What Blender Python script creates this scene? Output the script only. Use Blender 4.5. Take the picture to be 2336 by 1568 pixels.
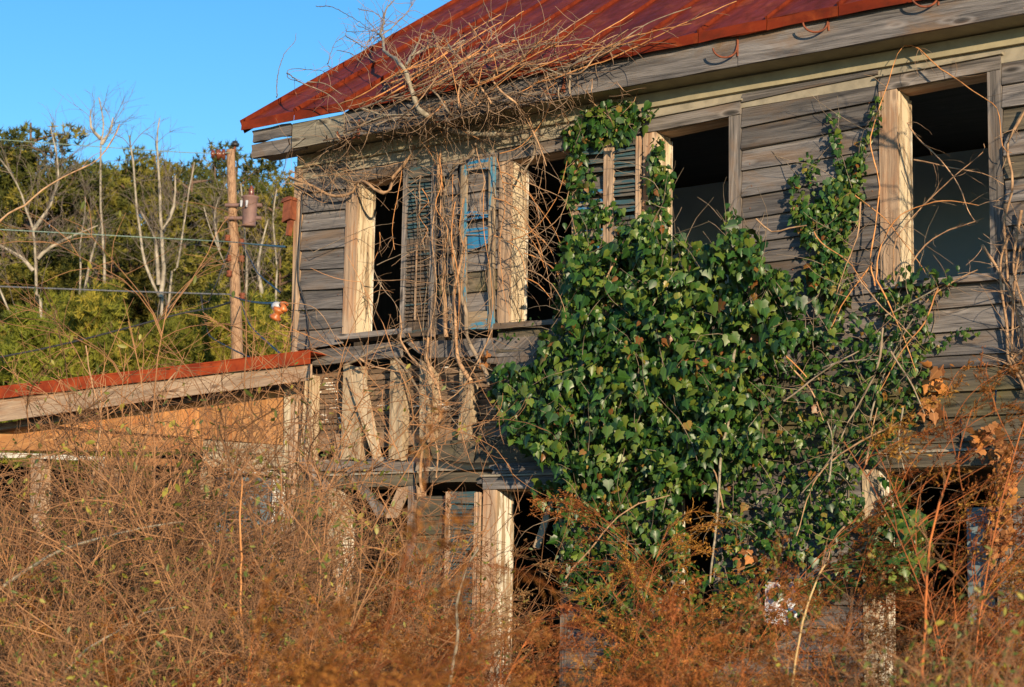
import bpy, math, random
import numpy as np
from mathutils import Vector, Matrix

for o in list(bpy.data.objects):
    bpy.data.objects.remove(o)
scn = bpy.context.scene
COL = scn.collection
rnd = random.Random(7)
rng = np.random.default_rng(11)

# ------------------------------------------------------------------ camera
# reference pixel frame used for measuring the photograph: 2336 x 1568
PF, PW, PH = 4300.0, 2336.0, 1568.0
TH, PI_, RO = math.radians(34.6), math.radians(8.3), math.radians(1.0)
FW = np.array([-math.sin(TH)*math.cos(PI_), math.cos(TH)*math.cos(PI_), math.sin(PI_)])
R0 = np.array([math.cos(TH), math.sin(TH), 0.0])
U0 = np.cross(R0, FW)
RR = math.cos(RO)*R0 + math.sin(RO)*U0
UU = -math.sin(RO)*R0 + math.cos(RO)*U0
CAM = np.array([11.39187, -13.01853, 1.6])
cam_d = bpy.data.cameras.new('camera')
cam = bpy.data.objects.new('camera', cam_d)
COL.objects.link(cam)
M = Matrix(((RR[0], UU[0], -FW[0], CAM[0]), (RR[1], UU[1], -FW[1], CAM[1]), (RR[2], UU[2], -FW[2], CAM[2]), (0, 0, 0, 1)))
cam.matrix_world = M
cam_d.sensor_width = 36.0
cam_d.lens = PF/PW*36.0
cam_d.clip_start = 0.1
cam_d.clip_end = 3000.0
cam_d.dof.use_dof = True
cam_d.dof.focus_distance = 15.2
cam_d.dof.aperture_fstop = 5.0
scn.camera = cam

# ------------------------------------------------------------------ light
SUN_EL, SUN_AZ = math.radians(12.0), math.radians(52.0)    # azimuth from the facade normal towards +x
world = bpy.data.worlds.new('World')
scn.world = world
world.use_nodes = True
nt = world.node_tree
nt.nodes.clear()
sky = nt.nodes.new('ShaderNodeTexSky')
sky.sky_type = 'NISHITA'
sky.sun_disc = False
sky.sun_elevation = SUN_EL
sky.sun_rotation = math.radians(180-52)
sky.altitude = 0
sky.air_density = 1.0
sky.dust_density = 0.0
sky.ozone_density = 3.0
bg = nt.nodes.new('ShaderNodeBackground')
bg.inputs['Strength'].default_value = 0.15
hs = nt.nodes.new('ShaderNodeHueSaturation')
hs.inputs['Saturation'].default_value = 1.25
wo = nt.nodes.new('ShaderNodeOutputWorld')
nt.links.new(sky.outputs[0], hs.inputs['Color'])
nt.links.new(hs.outputs[0], bg.inputs[0])
nt.links.new(bg.outputs[0], wo.inputs[0])
sun_d = bpy.data.lights.new('sun', 'SUN')
sun_d.energy = 5.0
sun_d.angle = math.radians(0.55)
sun_d.color = (1.0, 0.78, 0.52)
sun = bpy.data.objects.new('sun', sun_d)
COL.objects.link(sun)
SV = Vector((math.sin(SUN_AZ)*math.cos(SUN_EL), -math.cos(SUN_AZ)*math.cos(SUN_EL), math.sin(SUN_EL)))
sun.rotation_euler = SV.to_track_quat('Z', 'Y').to_euler()
sun.location = (20, -20, 12)
vs = scn.view_settings
vs.view_transform = 'Standard'
vs.look = 'None'
vs.exposure = 0.55
vs.gamma = 1.0
vs.use_curve_mapping = False

# ------------------------------------------------------------------ measuring helpers
def ray(px, py):
    return FW + RR*(px-PW/2)/PF + UU*(PH/2-py)/PF
def F(px, py, Y=0.0):                       # photograph pixel -> point on the plane y = Y (parallel to the facade)
    d = ray(px, py); return CAM + d*((Y-CAM[1])/d[1])
def FX(px, py, X):
    d = ray(px, py); return CAM + d*((X-CAM[0])/d[0])
def G(px, py, D):                           # point at depth D
    return CAM + ray(px, py)*D
PITCH = math.radians(32.8)
TIP = np.array([-0.45, -0.36, 6.15])
EAVE_RISE = 0.012
RN = np.array([0.0, -math.sin(PITCH), math.cos(PITCH)])
def RP(px, py, off=0.0):                    # point on the roof plane lifted by off
    n = RN - np.array([EAVE_RISE*math.cos(PITCH), 0, 0])
    d = ray(px, py); p0 = TIP + RN*off
    return CAM + d*(np.dot(p0-CAM, n)/np.dot(d, n))
def S(px, py, off=0.05):                    # roof if the pixel meets the roof, else plane in front of the facade
    p = RP(px, py, off)
    if p[1] > -0.40: return p
    return F(px, py, -off-(0.36 if F(px, py, -0.36)[2] > 5.8+0.012*F(px,py,-.36)[0] else 0.0))

# ------------------------------------------------------------------ materials
def NM(name):
    m = bpy.data.materials.new(name); m.use_nodes = True
    t = m.node_tree; b = t.nodes['Principled BSDF']
    return m, t, b
def nd(t, typ, **kw):
    n = t.nodes.new(typ)
    for k, v in kw.items():
        if k.startswith('i_'): n.inputs[k[2:].replace('_', ' ')].default_value = v
        else: setattr(n, k, v)
    return n
def noise(t, vec, scale, detail=4, rough=.55, dist=0.0):
    n = nd(t, 'ShaderNodeTexNoise', i_Scale=scale, i_Detail=detail, i_Roughness=rough, i_Distortion=dist)
    if vec is not None: t.links.new(vec, n.inputs['Vector'])
    return n.outputs['Fac']
def mapping(t, vec, scale):
    n = nd(t, 'ShaderNodeMapping', i_Scale=scale); t.links.new(vec, n.inputs['Vector']); return n.outputs[0]
def ramp(t, fac, stops):
    r = t.nodes.new('ShaderNodeValToRGB'); e = r.color_ramp.elements
    while len(e) < len(stops): e.new(.5)
    for el, (p, c) in zip(e, stops):
        el.position = p; el.color = (c[0], c[1], c[2], 1) if not isinstance(c, (int, float)) else (c, c, c, 1)
    t.links.new(fac, r.inputs[0]); return r.outputs[0]
def mix(t, fac, a, b, blend='MIX'):
    n = t.nodes.new('ShaderNodeMix'); n.data_type = 'RGBA'; n.blend_type = blend
    for sock, v in ((n.inputs[0], fac), (n.inputs[6], a), (n.inputs[7], b)):
        if isinstance(v, (int, float)): sock.default_value = v
        elif isinstance(v, tuple): sock.default_value = (v[0], v[1], v[2], 1)
        else: t.links.new(v, sock)
    return n.outputs[2]
def math_(t, op, a, b=0.0):
    n = nd(t, 'ShaderNodeMath', operation=op)
    for s, v in ((n.inputs[0], a), (n.inputs[1], b)):
        if isinstance(v, (int, float)): s.default_value = v
        else: t.links.new(v, s)
    return n.outputs[0]

def wood(name, light, dark, stain=None, paint=None, pamt=.5, moss=None, rough=.85, bump=.5, vary=.5, knots=True):
    m, t, b = NM(name)
    tc = nd(t, 'ShaderNodeTexCoord'); oi = nd(t, 'ShaderNodeObjectInfo')
    uv = tc.outputs['UV']; ob = tc.outputs['Object']
    g1 = noise(t, mapping(t, uv, (1.1, 16, 1)), 1.0, 6, .62, .8)
    g2 = noise(t, mapping(t, uv, (3.2, 120, 1)), 1.0, 4, .6, .2)
    s1 = noise(t, mapping(t, uv, (1.3, 4, 1)), 1.0, 5, .6, 1.2)
    fac = math_(t, 'ADD', math_(t, 'MULTIPLY', g1, .62), math_(t, 'MULTIPLY', g2, .38))
    col = ramp(t, fac, [(.36, dark), (.5, tuple(.5*(x+y) for x, y in zip(dark, light))), (.62, light)])
    if stain: col = mix(t, ramp(t, s1, [(.5, 0), (.72, .8)]), col, stain)
    if knots:
        v = nd(t, 'ShaderNodeTexVoronoi', i_Scale=1.0, i_Randomness=1.0)
        t.links.new(mapping(t, uv, (1.7, 5.5, 1)), v.inputs['Vector'])
        col = mix(t, ramp(t, v.outputs['Distance'], [(.05, .85), (.13, 0)]), col, tuple(x*.45 for x in dark))
        col = mix(t, ramp(t, v.outputs['Distance'], [(.11, 0), (.15, .45), (.22, 0)]), col, tuple(min(1, x*1.35) for x in light))
    crack = ramp(t, g2, [(.30, 1), (.36, 0)])
    col = mix(t, math_(t, 'MULTIPLY', crack, .75), col, tuple(x*.25 for x in dark))
    if moss:
        mz = noise(t, ob, 1.7, 5, .6)
        col = mix(t, ramp(t, mz, [(.5, 0), (.68, .75)]), col, moss)
    hv = nd(t, 'ShaderNodeHueSaturation')
    t.links.new(math_(t, 'ADD', math_(t, 'MULTIPLY', oi.outputs['Random'], vary), 1-vary/2), hv.inputs['Value'])
    t.links.new(col, hv.inputs['Color']); col = hv.outputs[0]
    h = fac
    if paint:
        pm = noise(t, mapping(t, uv, (1.6, 17, 1)), 1.0, 8, .66, .4)
        pmask = ramp(t, pm, [(.53-pamt*.4, 1), (.56-pamt*.4+.03, 0)]) if pamt < 0 else ramp(t, pm, [(.28+pamt*.4, 1), (.31+pamt*.4, 0)])
        pcol = mix(t, g1, paint, tuple(x*.7 for x in paint))
        col = mix(t, pmask, col, pcol)
        h = math_(t, 'ADD', fac, math_(t, 'MULTIPLY', pmask, .25))
    t.links.new(col, b.inputs['Base Color'])
    b.inputs['Roughness'].default_value = rough
    bp = nd(t, 'ShaderNodeBump', i_Strength=bump, i_Distance=.012)
    t.links.new(h, bp.inputs['Height']); t.links.new(bp.outputs[0], b.inputs['Normal'])
    return m

def simple(name, c1, c2, scale=8.0, rough=.7, bump=.0, metal=0.0, detail=5, c3=None, stretch=None, spec=.5, vary=0.0):
    m, t, b = NM(name)
    tc = nd(t, 'ShaderNodeTexCoord'); vec = tc.outputs['Object']
    if stretch: vec = mapping(t, vec, stretch)
    n = noise(t, vec, scale, detail, .6, .3)
    st = [(.35, c1), (.65, c2)] if c3 is None else [(.32, c1), (.52, c2), (.7, c3)]
    col = ramp(t, n, st)
    if vary:
        oi = nd(t, 'ShaderNodeObjectInfo'); hv = nd(t, 'ShaderNodeHueSaturation')
        t.links.new(math_(t, 'ADD', math_(t, 'MULTIPLY', oi.outputs['Random'], vary), 1-vary/2), hv.inputs['Value'])
        t.links.new(col, hv.inputs['Color']); col = hv.outputs[0]
    t.links.new(col, b.inputs['Base Color'])
    b.inputs['Roughness'].default_value = rough; b.inputs['Metallic'].default_value = metal
    b.inputs['Specular IOR Level'].default_value = spec
    if bump:
        bp = nd(t, 'ShaderNodeBump', i_Strength=bump, i_Distance=.01)
        t.links.new(n, bp.inputs['Height']); t.links.new(bp.outputs[0], b.inputs['Normal'])
    return m

def leafmat(name, dark, mid, light, rough=.4, spec=.5, trans=.12, tcol=None, vary=.0, accent=False):
    m, t, b = NM(name)
    tc = nd(t, 'ShaderNodeTexCoord'); oi = nd(t, 'ShaderNodeObjectInfo')
    sp = nd(t, 'ShaderNodeSeparateXYZ'); t.links.new(tc.outputs['UV'], sp.inputs[0])
    r = math_(t, 'FRACT', math_(t, 'ADD', sp.outputs[0], oi.outputs['Random']))
    col = ramp(t, r, [(.0, dark), (.55, mid), (.93, light)] if not accent else [(.0, dark), (.5, mid), (.90, light), (.955, tuple(x*1.3 for x in light)), (.97, (.30, .20, .04)), (.985, (.22, .075, .02))])
    vein = ramp(t, sp.outputs[1], [(.02, .45), (.07, 0)])
    col = mix(t, vein, col, tuple(min(1, x*1.9) for x in mid))
    n = noise(t, tc.outputs['Object'], 30, 3)
    col = mix(t, math_(t, 'MULTIPLY', n, .4), col, dark)
    if vary:
        hv = nd(t, 'ShaderNodeHueSaturation')
        t.links.new(math_(t, 'ADD', math_(t, 'MULTIPLY', oi.outputs['Random'], vary), 1-vary/2), hv.inputs['Value'])
        t.links.new(math_(t, 'ADD', math_(t, 'MULTIPLY', math_(t, 'FRACT', math_(t, 'MULTIPLY', oi.outputs['Random'], 7.3)), .035), .485), hv.inputs['Hue'])
        t.links.new(col, hv.inputs['Color']); col = hv.outputs[0]
    t.links.new(col, b.inputs['Base Color'])
    b.inputs['Roughness'].default_value = rough
    b.inputs['Specular IOR Level'].default_value = spec
    if trans:
        out = t.nodes['Material Output']
        tr = nd(t, 'ShaderNodeBsdfTranslucent'); ms = nd(t, 'ShaderNodeMixShader')
        ms.inputs[0].default_value = trans
        t.links.new(mix(t, .5, col, tcol or light), tr.inputs[0])
        t.links.new(b.outputs[0], ms.inputs[1]); t.links.new(tr.outputs[0], ms.inputs[2])
        t.links.new(ms.outputs[0], out.inputs[0])
    return m

MT = {}
MT['siding'] = wood('weathered_siding', (.20, .182, .172), (.024, .023, .025), stain=(.15, .095, .055), vary=.7, bump=1.0)
MT['siding_moss'] = wood('mossy_siding', (.15, .125, .085), (.03, .026, .019), moss=(.11, .095, .024), vary=.4, bump=.8)
MT['grey'] = wood('grey_timber', (.25, .22, .20), (.045, .04, .036), stain=(.17, .10, .05), vary=.35, bump=.8)
MT['fascia'] = wood('fascia_timber', (.23, .21, .20), (.036, .034, .036), stain=(.17, .10, .05), vary=.35, bump=1.0)
MT['fascia_moss'] = wood('mossy_fascia_timber', (.28, .25, .19), (.09, .08, .06), moss=(.13, .12, .03), vary=.2)
MT['frieze'] = simple('frieze_board_paint', (.22, .195, .145), (.33, .29, .215), 9, .8, .15)
MT['soffit'] = simple('soffit_board_paint', (.26, .23, .15), (.34, .30, .19), 7, .85, .1)
MT['tan'] = wood('bleached_casing_timber', (.50, .36, .24), (.20, .13, .085), stain=(.34, .15, .06), vary=.25)
MT['stud'] = wood('tan_stud_timber', (.52, .41, .27), (.25, .18, .11), vary=.3)
MT['orange'] = wood('raw_orange_plank', (.66, .34, .13), (.40, .155, .045), stain=(.46, .13, .03), vary=.5, bump=.3)
MT['cream'] = wood('peeling_cream_paint', (.50, .38, .24), (.24, .16, .09), paint=(.68, .56, .38), pamt=.62, vary=.12, knots=False, bump=.7)
MT['white'] = wood('peeling_white_paint', (.45, .36, .24), (.22, .15, .09), paint=(.80, .75, .63), pamt=.52, vary=.15, knots=False, bump=.8)
MT['blue'] = wood('peeling_bright_blue_paint', (.30, .24, .18), (.10, .08, .06), paint=(.02, .20, .42), pamt=.58, vary=.3, knots=False)
MT['bluestile'] = wood('worn_blue_stile', (.40, .31, .21), (.15, .11, .07), paint=(.06, .24, .38), pamt=.40, vary=.2, knots=False)
MT['teal'] = wood('faded_teal_slats', (.15, .135, .11), (.045, .04, .032), paint=(.035, .095, .115), pamt=.52, vary=.4, knots=False)
MT['brownslat'] = wood('bare_brown_slats', (.14, .10, .07), (.045, .032, .022), paint=(.04, .09, .10), pamt=.30, vary=.35, knots=False)
MT['lath'] = wood('brown_lath', (.25, .17, .11), (.09, .06, .04), vary=.5, knots=False)
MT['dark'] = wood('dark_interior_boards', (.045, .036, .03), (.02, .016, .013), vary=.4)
MT['bouncefloor'] = wood('pale_bounce_floor_boards', (.42, .38, .32), (.20, .17, .14))  # unseen floor, made pale so sun patches bounce light into the room
MT['black'] = simple('interior_shade_black', (.008, .007, .006), (.016, .014, .012), 5, .95)  # near-black colour stands in for the shade of unlit rooms and shed
MT['plaster'] = simple('blue_grey_plaster', (.42, .62, .80), (.52, .70, .86), 2.2, .9, .08)
MT['whiteplaster'] = simple('crumbled_white_plaster', (.65, .60, .52), (.82, .78, .70), 20, .9, .3)
MT['bluedoor'] = simple('blue_grey_door_paint', (.10, .15, .17), (.17, .22, .23), 6, .7, .2)
MT['whitepaper'] = simple('white_board_face', (.58, .60, .64), (.66, .68, .71), 6, .6, .05)
MT['nail'] = simple('rusty_nail', (.10, .04, .02), (.20, .08, .04), 20, .7)
MT['rustiron'] = simple('rusted_iron', (.10, .026, .010), (.22, .055, .017), 25, .75, .3)
MT['orangespool'] = simple('orange_glazed_spool', (.30, .075, .018), (.50, .16, .04), 12, .4)
MT['rustbox'] = simple('rusted_brown_sheet', (.12, .032, .015), (.25, .075, .032), 14, .7, .2)
MT['mauve'] = simple('faded_mauve_steel', (.12, .072, .062), (.24, .135, .112), 3, .7, .2)
MT['porcelain'] = simple('brown_porcelain', (.10, .03, .015), (.20, .06, .03), 10, .25)
MT['glass_ins'] = simple('grey_insulator', (.35, .36, .38), (.5, .5, .52), 10, .3)
MT['pole'] = simple('utility_pole_timber', (.08, .045, .027), (.32, .19, .11), 7, .9, .9, stretch=(9, 9, .35), c3=(.44, .29, .17))
MT['cable'] = simple('black_cable', (.012, .012, .014), (.03, .03, .034), 20, .5)
MT['copper'] = simple('verdigris_wire', (.13, .20, .16), (.22, .30, .25), 20, .6)
MT['greywire'] = simple('grey_wire', (.08, .085, .095), (.14, .145, .16), 20, .5)
MT['vine_grey'] = simple('grey_brown_bark', (.14, .105, .07), (.34, .26, .18), 14, .9, .5, stretch=(1, 1, .4), vary=.3)
MT['vine_dark'] = simple('dark_brown_bark', (.06, .042, .03), (.17, .115, .075), 14, .9, .5, vary=.3)
MT['vine_tan'] = simple('tan_vine_bark', (.22, .125, .065), (.50, .31, .17), 14, .85, .4, vary=.3)
MT['vine_orange'] = simple('orange_vine_bark', (.42, .17, .05), (.62, .30, .11), 12, .8, .3, vary=.3)
MT['vine_pale'] = simple('pale_lichen_bark', (.17, .145, .10), (.36, .31, .225), 22, .9, .5)
MT['twig'] = simple('brown_twig', (.20, .12, .07), (.40, .27, .17), 3, .9, vary=.2)
MT['ivy'] = leafmat('ivy_leaf', (.008, .030, .007), (.034, .095, .014), (.14, .18, .026), .40, .38, .10, accent=True)
MT['ivy_young'] = leafmat('young_ivy_leaf', (.03, .09, .012), (.075, .16, .022), (.22, .26, .04), .38, .5, .15)
MT['deadleaf'] = leafmat('dead_leaf', (.16, .06, .02), (.34, .15, .05), (.55, .22, .05), .7, .3, .15)
MT['yellowleaf'] = leafmat('yellow_green_leaf', (.05, .075, .015), (.14, .155, .028), (.40, .33, .05), .5, .4, .2)
MT['pine'] = leafmat('pine_needles', (.028, .036, .009), (.125, .130, .023), (.30, .25, .04), .6, .2, .2, vary=.35)
MT['youngpine'] = leafmat('young_pine_needles', (.06, .075, .010), (.20, .215, .026), (.40, .34, .045), .6, .2, .25, vary=.5)
MT['pinebark'] = simple('pine_bark', (.05, .032, .022), (.15, .09, .06), 9, .95, .5)
MT['whitebark'] = simple('pale_tree_bark', (.19, .165, .125), (.42, .37, .29), 4, .9, .2)
MT['greytwig'] = simple('grey_tree_twig', (.13, .10, .075), (.24, .19, .15), 4, .9)
MT['fennel_stem'] = simple('red_weed_stem', (.22, .055, .014), (.50, .16, .038), 4, .85, vary=.6)
MT['fennel'] = leafmat('rusty_weed_plume', (.075, .024, .006), (.33, .112, .025), (.62, .27, .07), .85, .12, .2, vary=.7)
MT['fennel_pale'] = leafmat('tan_weed_plume', (.14, .065, .024), (.40, .21, .08), (.64, .40, .17), .85, .15, .2, vary=.6)
MT['shrubtwig'] = simple('tan_shrub_twig', (.11, .052, .022), (.41, .205, .088), 3, .85, vary=.6)
MT['strawstem'] = simple('straw_stalk', (.42, .28, .12), (.66, .47, .22), 5, .8, vary=.3)
MT['grass'] = leafmat('dry_grass', (.10, .08, .02), (.24, .17, .06), (.42, .30, .12), .8, .2, .2)
MT['ground'] = simple('dry_straw_field', (.14, .10, .05), (.27, .20, .10), 1.5, .95, .3)
def roofmat():
    m, t, b = NM('rusty_red_tin')
    tc = nd(t, 'ShaderNodeTexCoord'); oi = nd(t, 'ShaderNodeObjectInfo')
    uv = tc.outputs['UV']
    n1 = noise(t, mapping(t, uv, (.9, 4.5, 1)), 1, 6, .6, .5)
    n2 = noise(t, mapping(t, uv, (6, 9, 1)), 1, 5, .65)
    col = ramp(t, n1, [(.3, (.095, .014, .006)), (.5, (.150, .021, .007)), (.7, (.21, .032, .008))])
    n3 = noise(t, mapping(t, uv, (2.2, 2.6, 1)), 1, 7, .7, .6)
    col = mix(t, ramp(t, n3, [(.52, 0), (.66, .75)]), col, (.26, .055, .014))
    col = mix(t, ramp(t, n2, [(.48, 0), (.68, .7)]), col, (.075, .016, .008))
    hv = nd(t, 'ShaderNodeHueSaturation')
    t.links.new(math_(t, 'ADD', math_(t, 'MULTIPLY', oi.outputs['Random'], .3), .85), hv.inputs['Value'])
    t.links.new(col, hv.inputs['Color'])
    t.links.new(hv.outputs[0], b.inputs['Base Color'])
    t.links.new(ramp(t, n2, [(.3, .42), (.7, .7)]), b.inputs['Roughness'])
    b.inputs['Specular IOR Level'].default_value = .1
    bp = nd(t, 'ShaderNodeBump', i_Strength=.15, i_Distance=.01)
    t.links.new(n2, bp.inputs['Height']); t.links.new(bp.outputs[0], b.inputs['Normal'])
    return m
MT['roof'] = roofmat()
MT['seam'] = simple('orange_rust_seam', (.10, .014, .006), (.19, .030, .009), 9, .8, .2, spec=.1)
MT['shedroof'] = simple('bright_rust_roof_edge', (.19, .026, .008), (.36, .06, .014), 6, .8, .2, spec=.2)

# ------------------------------------------------------------------ objects
def mesh_np(name, verts, faces, mat, uv=None, smooth=False):
    """verts (n,3); faces list of (k,m) int arrays; uv per vertex (n,2)"""
    me = bpy.data.meshes.new(name)
    verts = np.asarray(verts, dtype=np.float32)
    faces = [np.asarray(f, dtype=np.int32) for f in faces if len(f)]
    idx = np.concatenate([f.ravel() for f in faces])
    tot = np.concatenate([np.full(len(f), f.shape[1], np.int32) for f in faces])
    st = np.concatenate([[0], np.cumsum(tot)[:-1]]).astype(np.int32)
    me.vertices.add(len(verts)); me.vertices.foreach_set('co', verts.ravel())
    me.loops.add(len(idx)); me.loops.foreach_set('vertex_index', idx)
    me.polygons.add(len(tot)); me.polygons.foreach_set('loop_start', st); me.polygons.foreach_set('loop_total', tot)
    if uv is not None:
        l = me.uv_layers.new(name='UVMap')
        l.data.foreach_set('uv', np.asarray(uv, np.float32)[idx].ravel())
    me.update(calc_edges=True); me.validate()
    me.materials.append(MT[mat] if isinstance(mat, str) else mat)
    if smooth: me.polygons.foreach_set('use_smooth', np.ones(len(me.polygons), dtype=bool))
    return me
def link(name, me, parent=None):
    o = bpy.data.objects.new(name, me); COL.objects.link(o)
    if parent is not None: o.parent = parent
    return o
def tag(o, label=None, cat=None, group=None, kind=None):
    for k, v in (('label', label), ('category', cat), ('group', group), ('kind', kind)):
        if v: o[k] = v
    return o
def empty(name, loc, label, cat, group=None):
    o = bpy.data.objects.new(name, None); COL.objects.link(o); o.location = loc
    o.empty_display_size = .2
    return tag(o, label, cat, group)

class MB:                                    # collects prisms / plates into one mesh
    def __init__(s): s.v = []; s.f = []; s.uv = []
    def quads(s, P, loops, uvs):             # uvs: one per vertex of each loop
        b = len(s.v); s.v += [tuple(p) for p in P]
        for lp, u in zip(loops, uvs): s.f.append(tuple(b+i for i in lp)); s.uv.append(u)
    def build(s, name, mat, parent=None):
        me = bpy.data.meshes.new(name); me.from_pydata(s.v, [], s.f)
        l = me.uv_layers.new(name='UVMap')
        flat = [c for u in s.uv for p in u for c in p]
        l.data.foreach_set('uv', flat)
        me.materials.append(MT[mat]); me.update()
        return link(name, me, parent)
    def slab(s, fr, dv, n=1, jit=0.0, rag=(0, 0), m=1, L=None):
        """prism whose front is the quad fr = [bl, br, tr, tl], pushed by vector dv; n pieces along, m across"""
        bl, br, tr, tl = [np.array(p, float) for p in fr]; dv = np.array(dv, float)
        ru, rv = rnd.random()*50, rnd.random()*50
        ll = np.linalg.norm((br+tr)/2-(bl+tl)/2); ww = np.linalg.norm((tl+tr)/2-(bl+br)/2)
        if L == 'v': pass
        ld = ((br+tr)-(bl+tl)); ld = ld/np.linalg.norm(ld)
        wd = ((tl+tr)-(bl+br)); wd = wd/np.linalg.norm(wd)
        nn = np.cross(ld, wd); nn /= np.linalg.norm(nn)
        e0 = [rnd.uniform(0, rag[0]) for _ in range(m+1)]; e1 = [rnd.uniform(0, rag[1]) for _ in range(m+1)]
        P = []
        for k in range(2):
            for i in range(n+1):
                jb = np.array([rnd.gauss(0, jit) for _ in range(2)])
                jo = rnd.gauss(0, jit)*.8
                for j in range(m+1):
                    a = i/n; c = j/m
                    p = (bl*(1-a)+br*a)*(1-c)+(tl*(1-a)+tr*a)*c
                    if i == 0: p = p+ld*e0[j]
                    if i == n: p = p-ld*e1[j]
                    if j == 0: p = p+wd*jb[0]
                    if j == m: p = p+wd*jb[1]
                    p = p+nn*jo
                    if k: p = p+dv
                    P.append(p)
        idx = lambda k, i, j: k*(n+1)*(m+1)+i*(m+1)+j
        F_ = []
        for i in range(n):
            for j in range(m):
                F_.append((idx(0, i, j), idx(0, i+1, j), idx(0, i+1, j+1), idx(0, i, j+1)))
                F_.append((idx(1, i, j), idx(1, i, j+1), idx(1, i+1, j+1), idx(1, i+1, j)))
            F_.append((idx(1, i, 0), idx(1, i+1, 0), idx(0, i+1, 0), idx(0, i, 0)))
            F_.append((idx(0, i, m), idx(0, i+1, m), idx(1, i+1, m), idx(1, i, m)))
        for j in range(m):
            F_.append((idx(1, 0, j), idx(0, 0, j), idx(0, 0, j+1), idx(1, 0, j+1)))
            F_.append((idx(0, n, j), idx(1, n, j), idx(1, n, j+1), idx(0, n, j+1)))
        if np.dot(nn, dv) > 0: F_ = [f[::-1] for f in F_]
        def uvp(p): p = np.array(p); return (float(p@ld)+ru, float(p@wd+.9*(p@nn))+rv)
        if ll < ww:                           # grain runs along the longer side
            def uvp(p): p = np.array(p); return (float(p@wd)+ru, float(p@ld+.9*(p@nn))+rv)
        s.quads(P, F_, [[uvp(P[i]) for i in f] for f in F_])
        return s
def box(x0, x1, y0, y1, z0, z1, mb=None, **kw):
    mb = mb or MB()
    return mb.slab([(x0, y0, z0), (x1, y0, z0), (x1, y0, z1), (x0, y0, z1)], (0, y1-y0, 0), **kw)
def pxboard(name, q, y, th, mat, parent, n=3, jit=.003, rag=(0, 0), m=1, y2=None, dy=0.0):
    """board measured on the photograph: q = tl, tr, br, bl pixels on the plane y; th = thickness towards the house; dy tilts the foot outwards"""
    tl, tr, br, bl = q
    y2 = y if y2 is None else y2
    f = [F(bl[0], bl[1], y-dy), F(br[0], br[1], y2-dy), F(tr[0], tr[1], y2), F(tl[0], tl[1], y)]
    return MB().slab(f, (0, th, 0), n=n, jit=jit, rag=rag, m=m).build(name, mat, parent)

# tubes -------------------------------------------------------------
def tubes(paths, r0, r1, sides=3, prof=1.0):
    paths = np.asarray(paths, float); N, K, _ = paths.shape
    r0 = np.broadcast_to(np.asarray(r0, float), (N,)); r1 = np.broadcast_to(np.asarray(r1, float), (N,))
    T = np.gradient(paths, axis=1); T /= np.linalg.norm(T, axis=2, keepdims=True)+1e-9
    ref = np.where(np.abs(T[..., 2:3]) > .9, np.array([1., 0, 0]), np.array([0, 0, 1.]))
    A = np.cross(T, ref); A /= np.linalg.norm(A, axis=2, keepdims=True)+1e-9
    B = np.cross(T, A)
    s = np.linspace(0, 1, K)**prof
    rad = r0[:, None]*(1-s)+r1[:, None]*s
    an = np.arange(sides)*2*np.pi/sides
    V = paths[:, :, None, :]+rad[:, :, None, None]*(np.cos(an)[None, None, :, None]*A[:, :, None, :]+np.sin(an)[None, None, :, None]*B[:, :, None, :])
    V = V.reshape(-1, 3)
    n, k, j = np.meshgrid(np.arange(N), np.arange(K-1), np.arange(sides), indexing='ij')
    base = n*K*sides+k*sides; j2 = (j+1) % sides
    Q = np.stack([base+j, base+j2, base+sides+j2, base+sides+j], -1).reshape(-1, 4)
    return V, Q
class Geo:                                   # collects numpy pieces
    def __init__(s): s.v = []; s.q = []; s.t = []; s.uv = []; s.n = 0
    def add(s, V, Q=None, T=None, uv=None):
        s.v.append(V)
        if Q is not None and len(Q): s.q.append(Q+s.n)
        if T is not None and len(T): s.t.append(T+s.n)
        s.uv.append(uv if uv is not None else np.zeros((len(V), 2))); s.n += len(V)
    def mesh(s, name, mat):
        f = []
        if s.q: f.append(np.concatenate(s.q))
        if s.t: f.append(np.concatenate(s.t))
        return mesh_np(name, np.concatenate(s.v), f, mat, np.concatenate(s.uv))
def unit(a): return a/(np.linalg.norm(a, axis=-1, keepdims=True)+1e-9)
def curl(starts, dirs, lens, K=6, wob=.25, drift=(0, 0, 0)):
    """batch of wandering twigs"""
    N = len(starts); P = np.zeros((N, K, 3)); P[:, 0] = starts; d = unit(dirs)
    bend = rng.normal(0, wob, (N, 3))
    for k in range(1, K):
        d = unit(d+bend/K*2+rng.normal(0, wob*.6, (N, 3))/1.6+np.array(drift)/K)
        P[:, k] = P[:, k-1]+d*(lens/(K-1))[:, None]
    return P
def smooth(pts, step=.06, wob=0.0):
    pts = np.asarray(pts, float)
    if len(pts) == 2: pts = np.array([pts[0], (pts[0]+pts[1])/2, pts[1]])
    ext = np.vstack([2*pts[0]-pts[1], pts, 2*pts[-1]-pts[-2]])
    out = []
    for i in range(1, len(ext)-2):
        p0, p1, p2, p3 = ext[i-1:i+3]; n = max(2, int(np.linalg.norm(p2-p1)/step))
        for t in np.arange(n)/n:
            out.append(.5*(2*p1+(p2-p0)*t+(2*p0-5*p1+4*p2-p3)*t*t+(3*p1-p0-3*p2+p3)*t**3))
    out.append(pts[-1]); out = np.array(out)
    if wob:
        w = rng.normal(0, wob, out.shape); w = (w+np.roll(w, 1, 0)+np.roll(w, -1, 0))/3; w[0] = 0; out += w
    return out
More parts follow.
